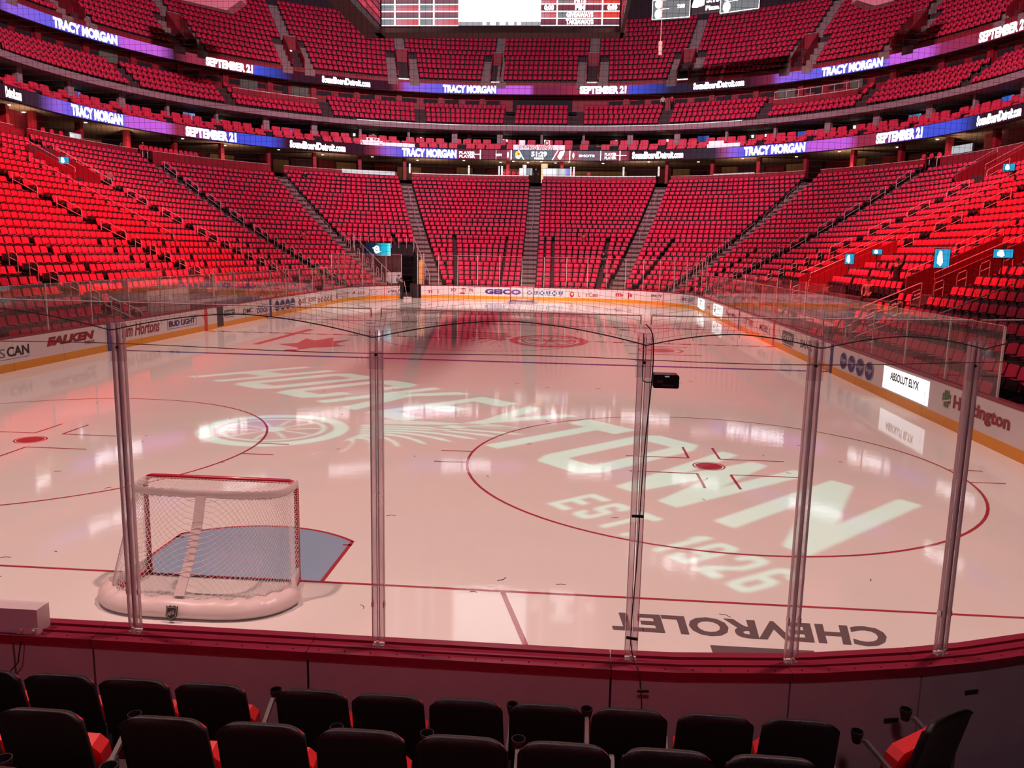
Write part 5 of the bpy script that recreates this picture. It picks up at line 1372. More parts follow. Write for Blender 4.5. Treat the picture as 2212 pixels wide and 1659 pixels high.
for x in colsX[1:-1]+colsR[1:-1]: mb.box(x-.035, x+.035, Y0-.03, Y0-.01, Z0, ZT)
tag(build(mb, 'table_lines', led('led_line', (1, .9, .92), 2.2), sb), 'white grid lines of the statistics tables', kind='stuff')
for body, x, r, wd in (('TAKEAWAYS', 3.9, 0, 1.42), ('GIVEAWAYS', 3.9, 1, 1.38), ('PIM', 3.9, 2, .52), ('HITS', 3.9, 3, .6), ('FACEOFFS', 3.9, 4, 1.35), ('0:00', 2.3, 2, .5), ('0:00', 5.55, 2, .5)):
    v, f, _ = text2d(body, .05, 0); m = MB(); m.v = [(x-wd/2+wd*a, Y0-.04, Z0+RH*r+.05+.25*b) for a, b in v]; m.f = f; m.m = [0]*len(f)
    o = build(m, 'lettering', LED_WHITE, sb); o['label'] = 'white lettering '+body
m = MB()
for x, w_ in ((-1.05, .18), (-.6, .3), (-.1, .3), (.35, .3), (.75, .2)): m.box(x-w_/2, x+w_/2, Y0-.03, Y0-.01, Z0+.03, Z0+.20)
build(m, 'logo_row', LED_WHITE, sb)
# side screens coming towards the camera, frame under them
for sx, xa, xb in ((-1, -6.55, -6.75), (1, 6.02, 6.05)):
    ya, yb = Y0-.1, 24.0
    mb = MB(); cols = []
    def sp_(t): return (xa+(xb-xa)*t, ya+(yb-ya)*t)
    for r in range(11):
        for i in range(16):
            (x0, y0), (x1, y1) = sp_(i/16), sp_((i+1)/16); n = len(mb.v); z0 = Z0+r*RH+.03; z1 = z0+RH-.06
            mb.v += [(x0, y0, z0), (x1, y1, z0), (x1, y1, z1), (x0, y0, z1)]; mb.f.append((n, n+1, n+2, n+3)); mb.m.append(0)
            c = (2.2, 2.1, 2.2) if (i in (5, 6, 9, 10) and r > 1) or i in (2,) and r in (3, 4) else ((.62, .06, .09) if (r+i//3) % 2 else (.30, .05, .08)); cols += [c]*4
    colored(mb, cols, 'side_screen', sb)
    q = (.30 if sx < 0 else .05)*sx
    build(MB().hexa([(xa+q*.2, ya+.6, Z0-.05), (xb+q*.2, yb, Z0-.05), (xb+q*3, yb, Z0-.05), (xa+q*3, ya+.6, Z0-.05), (xa+q*.2, ya+.6, ZT+.3), (xb+q*.2, yb, ZT+.3), (xb+q*3, yb, ZT+.3), (xa+q*3, ya+.6, ZT+.3)][::(1)]), 'side_casing', FRAME, sb)
    build(MB().hexa([(xa, ya+1.2, Z0-.35), (xb, yb, Z0-.35), (xb+q*3.6, yb, Z0-.35), (xa+q*3.6, ya+1.2, Z0-.35), (xa, ya+1.2, Z0-.05), (xb, yb, Z0-.05), (xb+q*3.6, yb, Z0-.05), (xa+q*3.6, ya+1.2, Z0-.05)]), 'bottom_frame', FRAME, sb)
build(MB().box(-6.9, 6.3, Y0, Y0+1.1, Z0-.35, Z0-.05), 'bottom_frame', FRAME, sb)
for x in (-6, 6):
    for y in (26, 38): build(MB().tube([(x*1.3, y, ZT), (x*1.3, y, 45)], .08, 6), 'hoist_cable', DARK, sb)
m = MB(); m.tube([(8.3, 41, 14.6), (8.3, 41, 15.3)], .11, 8); m.tube([(8.3, 41, 15.3), (8.3, 41, 45)], .02, 5); 
tag(build(m, 'hanging_camera', mat('pale_metal', (.6, .55, .55), .4)), 'small pale camera hanging below the right end of the scoreboard', 'camera')

# ---- league score screens hung at right
def strip3(a, b, z, h, name, label, content):
    t = empty(name, label=label, cat='screen'); A = Vector((*a, z)); B = Vector((*b, z)); d = B-A; up = Vector((0, 0, h)); nn = Vector((d.y, -d.x, 0)).normalized()
    def g(x, y, o=0.): return A+d*x+up*y+nn*o
    mb = MB(); mb.face([g(0, 0), g(1, 0), g(1, 1), g(0, 1)]); 
    if content == 'grey': build(mb, 'display', LED_GREY, t)
    else: build(mb, 'display', DARK, t)
    mb = MB(); mb.hexa([g(0, -.05, -.02), g(1, -.05, -.02), g(1, -.05, -.3), g(0, -.05, -.3), g(0, 1.05, -.02), g(1, 1.05, -.02), g(1, 1.05, -.3), g(0, 1.05, -.3)]); build(mb, 'casing', BLACK, t)
    mb = MB()
    if content == 'grey':
        for x0, x1, y0, y1 in ((0, 1, 0, .03), (0, 1, .97, 1), (0, .012, 0, 1), (.985, 1, 0, 1), (.2, .45, .5, .53)): mb.face([g(x0, y0, .03), g(x1, y0, .03), g(x1, y1, .03), g(x0, y1, .03)])
        for cx, cy_, rx, ry in ((.17, .27, .10, .25), (.17, .77, .10, .22)): mb.face([g(cx+rx*math.cos(2*PI*i/14), cy_+ry*math.sin(2*PI*i/14), .04) for i in range(14)])
        v, f, _ = text2d('7:00', .05, 0); n0 = len(mb.v); mb.v += [tuple(g(.66+.2*x, .5+.2*y, .04)) for x, y in v]; mb.f += [tuple(n0+i for i in ff) for ff in f]; mb.m += [0]*len(f)
    else:
        mb.face([g(x, y, .03) for x, y in ((0, .35), (.1, .9), (.3, 1), (.48, .9), (.44, .4), (.2, .3))])
        for body, x0, x1, y0, y1 in (('5:15', .52, .98, .5, .9), ('Pizza', .5, .98, .1, .35)):
            v, f, _ = text2d(body, .05, 0); n0 = len(mb.v); mb.v += [tuple(g(x0+(x1-x0)*x, y0+(y1-y0)*y, .04)) for x, y in v]; mb.f += [tuple(n0+i for i in ff) for ff in f]; mb.m += [0]*len(f)
    build(mb, 'picture', LED_WHITE, t)
    build(MB().tube([tuple(g(.5, 1, -.15)), tuple(g(.5, 1, -.15)+Vector((0, 0, 45-z-h)))], .05, 5), 'hanger', DARK, t)
strip3((10.17, 71.11), (13.39, 70.27), 24.5, 1.62, 'league_screen', 'grey hanging score screen with two white logos, left of the pair', 'grey')
strip3((13.5, 70.2), (15.8, 69.3), 24.75, 1.5, 'league_screen', 'white logo and price lettering glowing between two grey score screens', 'logo')
strip3((15.82, 69.3), (18.81, 67.74), 24.5, 1.75, 'league_screen', 'grey hanging score screen, right of the pair', 'grey')
tag(build(MB().prism([(-14.75, 22.0), (-13.95, 22.0), (-14.75, 22.85)], Matrix.Translation((0, 60, 0)), .3).tube([(-14.5, 60.15, 22.6), (-14.5, 60.15, 45)], .03, 5), 'roof_bracket', mat('grey_bracket', (.25, .2, .25), .6)), 'small grey triangular bracket in the dark left of the scoreboard', 'bracket')
# ================================================================== RAILS, TUNNEL, BENCHES, PEOPLE
def rail_on(i, s, dz=0., dR=.1): 
    p, n = PB(s, i, dR); return Vector((p.x, p.y, fl_f(i)+dz))
def fl_f(i): return .6+.364*i+.0026*i*i if i > -1 else .24
cnt = {}
def handrail(s, i0, i1, kind, mid=True, r=.027, label=None):
    """kind 'long' sloping rail, 'hoop' small hoop"""
    w = where(s); key = (round(s), kind); cnt[key] = cnt.get(key, 0)+1
    al = [q for q in AIS if abs(q[0]) < 50 and (q[0] < 0) == (s < 0)]; al = sorted(al, key=lambda q: -abs(q[0]))
    rk = min(range(len(al)), key=lambda k: abs(al[k][0]-s))
    t = empty('handrail', tuple(rail_on(i0, s)), label=label or '%s steel rail, %s, %s aisle from the camera end, %s up' % ('sloping' if kind == 'long' else 'small hooped', 'left side' if s < 0 else 'right side', ordn(rk+1), ordn(cnt[key])), cat='railing', group='steel rails along the stand aisles')
    o = rail_on(i0, s); a = rail_on(i0, s, .0)-o; b = rail_on(i1, s, 0)-o
    up = Vector((0, 0, .92)); d = (b-a).normalized()*.12
    m = MB(); m.tube([a, a+up-Vector((0, 0, .10)), a+up-Vector((0, 0, .02))+d*.4, a+up+d, b+up-d*.5], r, 5)
    m2 = MB(); 
    if kind == 'hoop': m = MB().tube([a, a+up-Vector((0, 0, .08)), a+up+d*.4, b*.5+a*.5+up, b+up-d*.4, b+up-Vector((0, 0, .08)), b], r*.8, 5); m2.tube([a+up*.68, b+up*.68], r*.7, 4)
    else: m2.tube([a+up*.55, b+up*.55], r*.8, 4); build(MB().tube([b, b+up], r*.9, 5), 'post', STEEL, t)
    build(m, 'top_rail', STEEL, t); build(m2, 'middle_rail', STEEL, t)
for s, kind in AIS:
    a = abs(s)
    if a > 50: continue
    it = itrans(s)
    if kind == 2:
        handrail(s, it, 19 if a < 30 else 16, 'long', r=.02); continue
    if a < 13:
        for i in range(it, 23, 4): handrail(s, i, i+2.4, 'long', r=.013)
    else:
        for i in range(it, 22, 3): handrail(s+(.45/dlds(s, 20))*(1 if s < 0 else -1), i, i+1.7, 'long')
    if a > 11:
        for i in range(0 if a < 20 or a > 44 else 2, it, 1 if a < 20 else 1): handrail(s+(.5/dlds(s, 14))*(1 if s < 0 else -1), i, i+.42, 'hoop', r=.022)
handrail(-46.0, -1, .8, 'long', label='sloping steel rail just behind the left boards'); handrail(46.6, 0, 2.2, 'long', label='sloping steel rail behind the right glass, lower one'); handrail(44.6, 1.2, 4., 'long', label='sloping steel rail behind the right glass, above the lower one'); handrail(49.2, -.9, .9, 'long', label='short steel rail among the lowest right seats'); handrail(50.6, 1.5, 4.5, 'long', label='sloping steel rail near the right picture edge')

# ---- corner tunnel with video sign
tn = empty('corner_tunnel'); tag(tn, 'dark corner tunnel under the stand, behind the open gate', kind='structure')
for s in TUN:
    mb = MB(); pts = []
    for i in np.arange(-1, 9.6, 1): pts.append((PB(s, i)[0], fl(i)+.35))
    for (p, z), (q, z2) in zip(pts[:-1], pts[1:]):
        mb.face([(p.x, p.y, -.2), (q.x, q.y, -.2), (q.x, q.y, z2), (p.x, p.y, z)])
    build(mb, 'side_wall', NAVY, tn)
    for k in range(5):
        p = PB(s, k*2)[0]; build(MB().tube([(p.x, p.y, fl(k*2)), (p.x, p.y, fl(k*2)+1.35)], .03, 5), 'rail_post', STEEL, tn)
        q = PB(s, min(9, k*2+2))[0]; build(MB().tube([(p.x, p.y, fl(k*2)+1.3), (q.x, q.y, fl(min(9, k*2+2))+1.3)], .025, 5), 'rail', STEEL, tn)
build(arc_box(MB(), TUN[0], TUN[1], Rrow(9)-.42, Rrow(9)+9, 3.35, 3.6), 'tunnel_ceiling', NAVY, tn)
build(arc_box(MB(), TUN[0], TUN[1], 30, 30.2, -.2, 3.5), 'tunnel_end', DARK, tn)
build(arc_box(MB(), TUN[0]+.1, TUN[1]-.1, Rrow(9)-.3, Rrow(9)-.2, 3.4, 4.35), 'lintel', DARK, tn)
for k, s in enumerate(np.linspace(TUN[0], TUN[1], 9)):
    p = P(s, Rrow(9)-.4)[0]; build(MB().tube([(p.x, p.y, 4.0), (p.x, p.y, 5.1)], .022, 4), 'guard_post', STEEL, tn)
screen('tunnel_sign', -10.9, -9.5, 3.30, 4.42, Rrow(9)-1.25, [(-11, (.01, .015, .04)), (-10.35, (.01, .03, .07)), (-10.1, (.02, .35, .5)), (-9.75, (.02, .55, .8)), (-9.6, (.1, .9, .95)), (-9.4, (.7, 1, 1))], 'dark and turquoise video sign with white round logo above the corner tunnel', cx=-.2, cy=YF+.4, th=.1)
sg = COL.objects[-1].parent
t_ = [o for o in COL.objects if o.name == 'tunnel_sign'][0]
def cyc(cx_, cy_, r): return [('o', cx_, cy_, r*.5, r, LED_WHITE)]
ad([('o', .50, .5, .17, .36, LED_WHITE), ('o', .50, .52, .09, .19, DARK), ('o', .50, .52, .05, .10, LED_WHITE), ('p', [(.22, .62), (.36, .72), (.36, .56)], LED_WHITE), ('p', [(.62, .34), (.80, .36), (.66, .22)], LED_WHITE)], -10.75, -9.85, 3.38, 4.34, 'white round logo with a letter e on the sign', Rrow(9)-1.25, t_, 'sign_logo', -.2, YF+.4, .03)
for k, (s, z) in enumerate(((-10.85, 2.7), (-10.3, 2.5), (-9.9, 2.5))):
    p = P(s, 24)[0]; tag(build(MB().box(-.5 if k else -.1, .5 if k else .1, -.03, .03, 0, .06 if k else .15, T=Matrix.Translation((p.x, p.y, z))), 'tunnel_lamp', LED_LAMP), 'faint lamp inside the corner tunnel, %s from left' % ordn(k+1), 'lamp', 'lamps in the corner tunnel')
p, n = P(-9.1, 9.3); T = Matrix.Translation((p.x, p.y, 1.1)) @ Matrix.Rotation(math.atan2(-n.x, n.y), 4, 'Z')
g_ = empty('gate_pillar', label='tall gold and orange panel beside the open gate', cat='panel')
build(MB().box(-.17, .17, -.04, .04, 0, 1.95, T=T), 'panel', mat('gold_panel', (.85, .45, .12), .5, noise=.35, nscale=2.5), g_)
for dx in (-.28, .24): build(MB().box(dx-.03, dx+.03, -.04, .04, -1.1, 2.5, T=T), 'upright', STEEL, g_)
p, n = P(-9.6, 8.9); T = Matrix.Translation((p.x, p.y, 0)) @ Matrix.Rotation(math.atan2(-n.x, n.y), 4, 'Z')
gt = empty('open_gate', label='open dark gate leaf of the corner boards', cat='gate')
build(MB().box(-.05, .05, -.2, 1.7, 0, 1.07, T=T), 'leaf', mat('gate_grey', (.10, .08, .09), .6, noise=.2), gt)
build(MB().box(-.06, .06, -.2, 1.7, 1.07, 1.1, T=T), 'leaf_cap', CAP, gt)
p, n = P(-10.7, 11.2); T = Matrix.Translation((p.x, p.y, 1.1)) @ Matrix.Rotation(math.atan2(-n.x, n.y)+.2, 4, 'Z')
cl = empty('tunnel_banner', label='pale banner standing in the corner tunnel behind the boards', cat='banner'); build(MB().box(-.75, .75, -.02, .02, 0, .9, T=T), 'cloth', mat('pale_banner', (.6, .72, .75), .7, noise=.3, nscale=3), cl); build(MB().box(-.7, .7, -.01, .01, -1.2, 0, T=T), 'stand', DARK, cl)

# ---- bench and penalty area at right, scorer's table at left
def benches(s0, s1, tagname, label, sd):
    t = empty(tagname, label=label, cat='bench area'); R1 = 10.75
    n = max(2, int((s1-s0)/2.6))
    for k in range(n):
        a = s0+(s1-s0)*k/n; b = s0+(s1-s0)*(k+1)/n
        build(arc_box(MB(), a+.02, b-.02, R1, R1+.1, -.2, 1.15), 'back_panel', BOARD, t)
        build(arc_box(MB(), a+.02, b-.02, R1, R1+.1, 1.15, 1.21), 'cap', CAP, t)
        mb = MB(); p, q = P(a+.04, R1+.05)[0], P(b-.04, R1+.05)[0]
        mb.face([(p.x, p.y, 1.2), (q.x, q.y, 1.2), (q.x, q.y, 2.75), (p.x, p.y, 2.75)]); build(mb, 'glass_screen', GLASS_FAR, t)
        build(arc_box(MB(), a+.25, b-.25, 9.75, 10.1, .55, .62), 'bench_board', REDWALL if sd > 0 else MAROON, t)
        build(arc_box(MB(), a+.3, a+.4, 9.8, 10.05, .1, .55), 'bench_leg', DARK, t); build(arc_box(MB(), b-.4, b-.3, 9.8, 10.05, .1, .55), 'bench_leg', DARK, t)
        p = P(a, R1)[0]; build(MB().tube([(p.x, p.y, 1.1), (p.x, p.y, 2.75)], .025, 5), 'post', STEEL, t)
        if k % 3 == 0:
            p, q = P(a, 8.8)[0], P(a, R1)[0]; mb = MB(); mb.face([(p.x, p.y, .2), (q.x, q.y, .2), (q.x, q.y, 2.5), (p.x, p.y, 2.5)]); build(mb, 'divider_glass', GLASS_FAR, t)
    sweep('floor', [(8.8, .22), (R1, .22)], s0, s1, CONC_DK, parent=t)
    return t
benches(24.2, 43.8, 'penalty_benches', 'white-walled player and penalty benches behind the right boards', 1)
sc = benches(-44.8, -33.2, 'scorer_benches', 'benches and white table front behind the left boards', -1)
o = build(arc_box(MB(), -45, -41.2, 9.62, 9.68, .9, 1.95), 'white_table_front', BOARD, sc)
ad([('t', 'Hungry Howies', .05, .45, .45, .85, INK_RED, .0, .2), ('t', 'Hockeytown', .55, .95, .5, .85, INK_BROWN, .0, 0)], -45, -41.2, .95, 1.9, 'faint red lettering on the white table front', 9.62, sc)
for s, lb in ((28.3, 'left one'), (31.3, 'middle one'), (34.2, 'right one')):
    p = P(s, 10.3)[0]; t = empty('red_post', (p.x, p.y, .2), label='dark red padded post at the right benches, '+lb, cat='post')
    build(MB().box(-.13, .13, -.13, .13, 0, 2.3 if s == 31.3 else 1.3), 'pad', REDWALL, t); build(MB().box(-.14, .14, -.14, .14, 2.3 if s == 31.3 else 1.3, (2.3 if s == 31.3 else 1.3)+.04), 'cap', MAROON, t)
for s, lb in ((36.5, 'left'), (41.5, 'right')):
    p = P(s, 11.9)[0]; t = empty('equipment_case', (p.x, p.y, fl(0)-.3), label='black equipment case behind the right benches, '+lb, cat='case')
    build(MB().box(-.45, .45, -.4, .4, .08, 1.2), 'body', BLACK, t); build(MB().box(-.46, .46, -.41, .41, 1.2, 1.26), 'lid', SHELL, t)
    for x, y in ((-.35, -.3), (.35, -.3), (-.35, .3), (.35, .3)): build(MB().tube([(x, y-.02, .05), (x, y+.02, .05)], .05, 8), 'wheel', DARK, t)

# ---- stand entrances with red walls
def entrance(s0, s1, i0, i1, label):
    t = empty('stand_entrance', label=label, cat='entrance')
    for s in (s0, s1):
        mb = MB(); a = PB(s, i0)[0]; b = PB(s, i1)[0]; d = .12*(1 if s == s1 else -1)
        a2 = PB(s+d, i0)[0]; b2 = PB(s+d, i1)[0]; zb = fl(int(i0))-.6
        q = [(a.x, a.y, zb), (b.x, b.y, zb), (b2.x, b2.y, zb), (a2.x, a2.y, zb), (a.x, a.y, fl_f(i0)+1.0), (b.x, b.y, fl_f(i1)+1.0), (b2.x, b2.y, fl_f(i1)+1.0), (a2.x, a2.y, fl_f(i0)+1.0)]
        build(MB().hexa(q), 'side_wall', REDWALL, t)
        build(MB().tube([(a.x, a.y, fl_f(i0)+1.0), (a.x, a.y, fl_f(i0)+1.25), (b.x, b.y, fl_f(i1)+1.25), (b.x, b.y, fl_f(i1)+1.0)], .022, 5), 'rail', STEEL, t)
    build(arc_box(MB(), s0, s1, Rrow(i1)-.1, Rrow(i1), fl(int(i0))-.5, fl(int(i1))+.9), 'end_wall', MAROON, t)
    build(arc_box(MB(), s0+.15, s1-.15, Rrow(i1)-.13, Rrow(i1)-.1, fl(int(i0))-.5, fl(int(i1))-.2), 'dark_opening', DARK, t)
entrance(29.7, 31.8, 3.2, 8.7, 'red-walled stand entrance with rails, right side, nearer the benches')
entrance(42.9, 45.5, 4.2, 8.7, 'red-walled stand entrance with rails, right side, nearest the camera')
entrance(-37.2, -35.8, 15, 20.5, 'red-walled stand entrance near the picture edge, upper left side')
entrance(-25.6, -22.9, 17.2, 21, 'red-walled stand entrance with a small screen, upper left side')
entrance(19.2, 21.2, 20.2, 23.5, 'red-walled stand entrance near the top, right corner')
def tv(s, i, w_, h, label, dz=1.0):
    p, n = PB(s, i, 0); rz = math.atan2(p.x-CX, -(p.y-CY))+PI
    rz = math.atan2(-(CX-p.x)*-1, (CY-p.y)*-1)*0+math.atan2(CY-p.y, CX-p.x)+PI/2
    t = empty('information_screen', (p.x, p.y, fl_f(i)+dz), rz, label=label, cat='screen', group='small blue and white stand screens')
    build(MB().box(-w_/2-.03, w_/2+.03, 0, .08, -.03, h+.03), 'casing', BLACK, t)
    build(MB().box(-w_/2, w_/2, -.01, 0, 0, h), 'display', led('led_cyan', (.03, .42, .75), .9), t)
    m = MB(); m.prism([(x*w_, (.5+z)*h) for x, z in ((-.30, -.25), (-.05, -.42), (.08, -.2), (.02, .1), (-.02, .35), (-.18, .42), (-.30, .1))], Matrix.Translation((0, -.02, 0)), .008); build(m, 'white_logo', LED_WHITE, t)
    build(MB().tube([(0, .05, -dz-.3), (0, .05, 0)], .03, 5), 'stand', DARK, t)
tv(32.8, 5.3, .45, .55, 'small blue and white screen beside the right entrance wall, upright'); tv(35.4, 5.9, .45, .25, 'small blue and white screen on top of a red wall, right side, flat', 1.3)
tv(43.9, 5.3, .55, .75, 'blue and white screen in the right stand, largest of them'); tv(47.6, 5.9, .6, .3, 'blue and white screen on a red wall near the right picture edge', 1.2)
tv(-25.2, 18.4, .6, .45, 'blue and white screen on the upper left entrance wall'); tv(26.6, 18.7, .6, .4, 'blue and white screen high in the right stand')

# ---- people
def limb(mb, pts, rad, n=8, mi=0):
    for (a, b), (r0, r1) in zip(zip(pts[:-1], pts[1:]), zip(rad[:-1], rad[1:])): mb.tube([a, b], r0, n, mi, r2=r1)
def person(loc, rz, pose, top, legs, label, h=1.75, hairm=HAIR, extra=None):
    k = h/1.75
    t = empty('person', loc, rz, label=label, cat='person')
    J = dict(pelvis=(0, 0, .93), waist=(0, 0, 1.05), chest=(0, 0, 1.30), neck=(0, 0, 1.46), head=(0, -.02, 1.60),
             sl=(-.18, 0, 1.42), el=(-.24, 0, 1.16), hl=(-.25, -.08, .92), sr=(.18, 0, 1.42), er=(.24, 0, 1.16), hr=(.25, -.08, .92),
             tl=(-.09, 0, .90), kl=(-.10, -.02, .49), al=(-.10, 0, .08), fl=(-.11, -.15, .03), tr=(.09, 0, .90), kr=(.10, -.02, .49), ar=(.10, 0, .08), fr=(.11, -.15, .03))
    if pose == 'walk': J.update(kl=(-.09, -.18, .52), al=(-.09, -.22, .10), fl=(-.09, -.37, .06), kr=(.09, .10, .50), ar=(.09, .32, .14), fr=(.09, .22, .03), el=(-.25, .08, 1.17), hl=(-.24, .02, .94), er=(.25, -.10, 1.18), hr=(.20, -.30, 1.10))
    if pose == 'sit': J.update(kl=(-.12, -.42, .90), al=(-.12, -.42, .48), fl=(-.12, -.57, .44), kr=(.12, -.42, .90), ar=(.12, -.42, .48), fr=(.12, -.57, .44), el=(-.24, -.05, 1.18), hl=(-.18, -.26, 1.02), er=(.24, -.05, 1.18), hr=(.18, -.26, 1.02))
    if pose == 'bend':
        for q in ('waist', 'chest', 'neck', 'head', 'sl', 'sr'):
            x, y, z = J[q]; a = math.radians(62); dz = z-.95; J[q] = (x, -dz*math.sin(a), .95+dz*math.cos(a))
        J.update(el=(-.24, -.52, .92), hl=(-.20, -.60, .68), er=(.24, -.52, .92), hr=(.20, -.60, .68))
    if pose == 'raise': J.update(er=(.34, -.12, 1.52), hr=(.42, -.28, 1.72))
    if pose == 'lean': J.update(el=(-.26, -.20, 1.20), hl=(-.2, -.42, 1.08), er=(.26, -.20, 1.20), hr=(.2, -.42, 1.08))
    if pose == 'sit':
        for q in J: J[q] = (J[q][0], J[q][1], J[q][2]-.45)
    J = {a: Vector(b)*k for a, b in J.items()}
    names = list(J); edges = [('pelvis', 'waist'), ('waist', 'chest'), ('chest', 'neck'), ('neck', 'head'), ('chest', 'sl'), ('sl', 'el'), ('el', 'hl'), ('chest', 'sr'), ('sr', 'er'), ('er', 'hr'), ('pelvis', 'tl'), ('tl', 'kl'), ('kl', 'al'), ('al', 'fl'), ('pelvis', 'tr'), ('tr', 'kr'), ('kr', 'ar'), ('ar', 'fr')]
    rad = dict(pelvis=(.15, .11), waist=(.14, .10), chest=(.17, .11), neck=(.06, .06), head=(.085, .10), sl=(.075, .075), el=(.05, .05), hl=(.035, .03), sr=(.075, .075), er=(.05, .05), hr=(.035, .03), tl=(.10, .10), kl=(.065, .065), al=(.045, .045), fl=(.04, .035), tr=(.10, .10), kr=(.065, .065), ar=(.045, .045), fr=(.04, .035))
    me = bpy.data.meshes.new('body'); me.from_pydata([J[q] for q in names], [(names.index(a), names.index(b)) for a, b in edges], [])
    o = bpy.data.objects.new('body', me); COL.objects.link(o); md = o.modifiers.new('skin', 'SKIN')
    for q, v in zip(names, me.skin_vertices[0].data): v.radius = (rad[q][0]*k, rad[q][1]*k); v.use_root = (q == 'pelvis')
    sd = o.modifiers.new('smooth', 'SUBSURF'); sd.levels = 1; sd.render_levels = 1
    dg = bpy.context.evaluated_depsgraph_get(); dg.update(); nm = bpy.data.meshes.new_from_object(o.evaluated_get(dg))
    bpy.data.objects.remove(o)
    nm.materials.clear()
    for m_ in (legs, top, SKIN, DARK): nm.materials.append(m_)
    hd = J['head']; pv = J['pelvis']
    cen = {q: J[q] for q in names}
    for p_ in nm.polygons:
        c = p_.center; q = min(names, key=lambda a: (cen[a]-c).length_squared)
        p_.material_index = 2 if q in ('head', 'neck', 'hl', 'hr') else 3 if q in ('al', 'ar', 'fl', 'fr') else 0 if q in ('pelvis', 'tl', 'tr', 'kl', 'kr') else 1
        p_.use_smooth = True
    nm.name = 'body'; link('body', nm, t)
    mb = MB(); f = J['head']-J['neck']; n_ = 10
    for a in range(5):
        th = a/4*PI*.55
        for b in range(n_):
            ph = 2*PI*b/n_; mb.v.append(tuple(J['head']+Vector((.098*k*math.sin(th)*math.cos(ph), .105*k*math.sin(th)*math.sin(ph)+.018, .125*k*math.cos(th)+.02))))
    for a in range(4):
        for b in range(n_): c_ = (b+1) % n_; mb.f.append((a*n_+b, (a+1)*n_+b, (a+1)*n_+c_, a*n_+c_)); mb.m.append(0)
    build(mb, 'hair', hairm, t, smooth=True)
    # face: nose, brows/eyes, mouth, ears
    mb = MB(); h_ = J['head']
    mb.tube([h_+Vector((0, -.10, .0))*k, h_+Vector((0, -.125, -.025))*k], .012*k, 5); 
    for sx in (-1, 1): mb.tube([h_+Vector((sx*.085, 0, -.02))*k, h_+Vector((sx*.10, .01, .02))*k], .016*k, 5)
    build(mb, 'nose_and_ears', SKIN, t)
    mb = MB()
    for sx in (-1, 1): mb.tube([h_+Vector((sx*.025, -.098, .015))*k, h_+Vector((sx*.045, -.09, .015))*k], .007*k, 5)
    mb.tube([h_+Vector((-.022, -.098, -.055))*k, h_+Vector((.022, -.098, -.055))*k], .005*k, 4); build(mb, 'eyes_and_mouth', DARK, t)
    # hands: five bent fingers of different lengths
    mb = MB()
    for side, hh, ee in ((-1, J['hl'], J['el']), (1, J['hr'], J['er'])):
        d = (hh-ee).normalized(); u = Vector((0, -1, 0)); u = (u-d*u.dot(d)).normalized(); w_ = d.cross(u)
        mb.tube([hh-d*.01*k, hh+d*.06*k], .026*k, 6, r2=.030*k)
        for f_, ln in ((-1.5, .055), (-.5, .068), (.5, .064), (1.5, .05)):
            b0 = hh+d*.06*k+u*f_*.014*k; b1 = b0+d*ln*.55*k; b2 = b1+(d*.7+w_*.5*side)*ln*.45*k; mb.tube([b0, b1, b2], .008*k, 5, r2=.006*k)
        b0 = hh+d*.015*k+u*.026*k; mb.tube([b0, b0+(d*.5+u*.8)*.03*k, b0+(d*.9+u*.5)*.055*k], .010*k, 5, r2=.007*k)
    build(mb, 'fingers', SKIN, t)
    if extra: extra(t, J)
    return t
def shovel(t, J):
    m = MB(); a = J['hr']; b = Vector((.35, -.75, .06)); m.tube([a+Vector((-.02, .1, .35)), b], .016, 6); m.box(b.x-.32, b.x+.32, b.y-.03, b.y+.03, 0, .22); build(m, 'snow_shovel', STEEL, t)
person((-9.62, 57.9, 0), .35, 'walk', CLOTH_BK, CLOTH_BK, 'person in black walking on the ice at the open corner gate with a shovel', 1.72, extra=shovel)
p = P(-10.6, 10.6)[0]; person((p.x, p.y, .1), .6, 'lean', CLOTH_BK, CLOTH_BK, 'person in black standing in the tunnel behind the open gate')
p, n = PB(-21.0, 17.6); person((p.x, p.y, fl(17)), 1.2, 'stand', CLOTH_GY, CLOTH_BK, 'person in grey standing on the upper left stairs', 1.7)
for x, y, c1, lb in ((-36.2, 66.0, CLOTH_WH, 'person in a white top at the upper left concourse opening'), (-35.2, 67.6, CLOTH_BK, 'person in black with pale cap beside the one in white, upper left')):
    person((x-.6, y+.3, 11.36), .9, 'stand', c1, CLOTH_BK, lb, 1.8, HAIR if c1 is CLOTH_WH else CLOTH_WH)
p, n = PB(-17.6, 18.6); person((p.x, p.y, fl(18)+.0), math.atan2(-n.x, n.y), 'sit', CLOTH_GY, CLOTH_GY, 'person in grey sitting among the upper left seats', 1.7)
person((-.55, 85.1, 11.36), 0, 'stand', CLOTH_BK, CLOTH_BK, 'person in black standing at the top of the centre stairs')
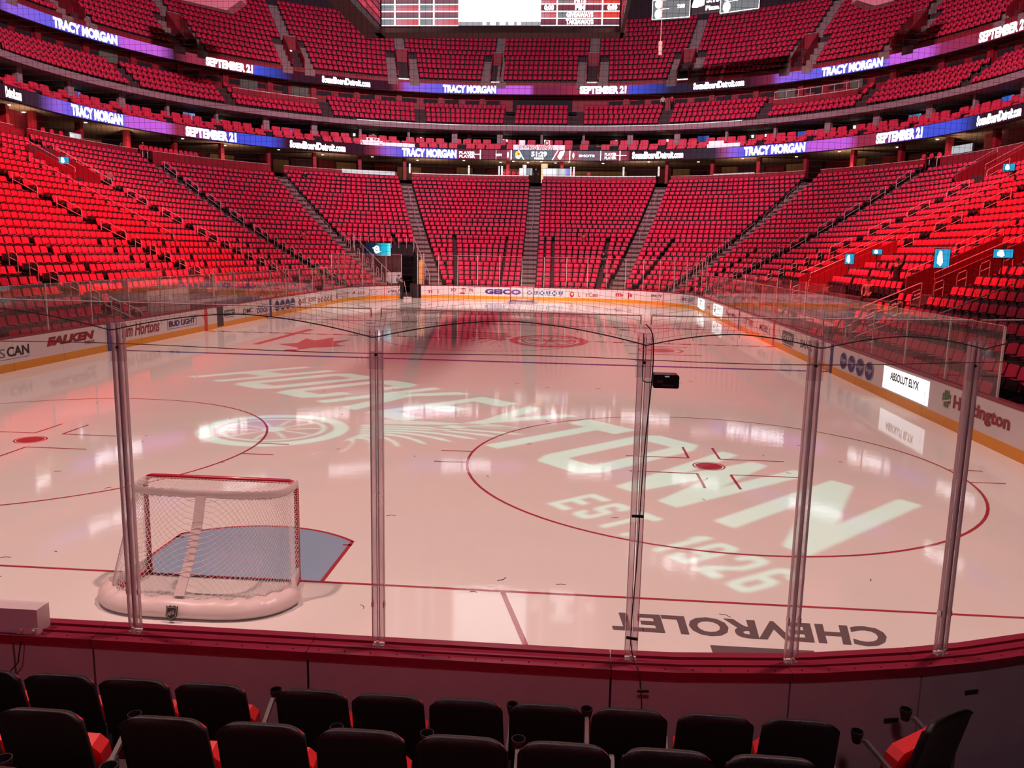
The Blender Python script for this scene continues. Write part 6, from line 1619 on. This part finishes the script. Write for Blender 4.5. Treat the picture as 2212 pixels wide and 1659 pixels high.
t_ = empty('door_light', (.35, 85.6, 11.4), label='gold glowing doorway at the top of the centre stairs', cat='doorway'); build(MB().box(-.35, .35, 0, .1, 0, 2.1), 'panel', mat('glow_gold', (.8, .6, .25), .4, em=(1, .7, .3), es=.5), t_); build(MB().box(-.4, .4, .1, .15, 0, 2.2), 'frame', DARK, t_)
for ds, c1, lb in ((-.12, CLOTH_WH, 'left'), (.16, CLOTH_RD, 'right')):
    p, n = P(7.2+ds, R2(3)+.1, UX, 53.65); person((p.x, p.y, fl2(3)), .1, 'stand', c1, CLOTH_BK, 'spectator standing on the middle tier right of centre, %s one' % lb, 1.75)
p, n = P(-5.35, 34.6, UX, 53.9); person((p.x, p.y, 15.42), 0, 'stand', CLOTH_GY, CLOTH_BK, 'person in grey standing on the suite balcony left of centre', 1.7)
for s, i, c1, lb in ((4.75, 10, CLOTH_RD, 'person in red sitting in the far end stand, lower right block'), (-14.1, 9, CLOTH_RD, 'person in red sitting in the far left corner stand'), (5.95, 6, CLOTH_BK, 'person in black sitting low in the far end stand'), (-11.2, 14+9, CLOTH_BK, 'person in black near the top of the far left block')):
    p, n = PB(s, i, -.12); person((p.x, p.y, fl(i)), math.atan2(-n.x, n.y), 'sit', c1, CLOTH_BK, lb, 1.7)
p, n = P(23.6, 11.6); person((p.x, p.y, .95), 2.2, 'stand', CLOTH_BK, CLOTH_BK, 'tall person in a dark suit standing behind the right corner glass', 1.85)
p, n = P(25.4, 9.9); person((p.x, p.y, .25), .9, 'bend', CLOTH_BK, CLOTH_BK, 'person in black bending over at the right corner bench', 1.75)
p, n = P(38.6, 10.2); person((p.x, p.y, .25), -1.2, 'bend', CLOTH_BK, CLOTH_BK, 'person in black bending forward at the middle of the right benches', 1.85)
p, n = PB(40.9, 4.6); person((p.x, p.y, fl(4)), -.9, 'raise', CLOTH_BK, CLOTH_BK, 'large person in black raising a hand in front of the right stand screen', 1.9)
p, n = PB(39.3, 4.4, -.45); person((p.x, p.y, fl(3)), -.6, 'sit', CLOTH_GY, CLOTH_BK, 'person in grey sitting left of the person raising a hand', 1.75)
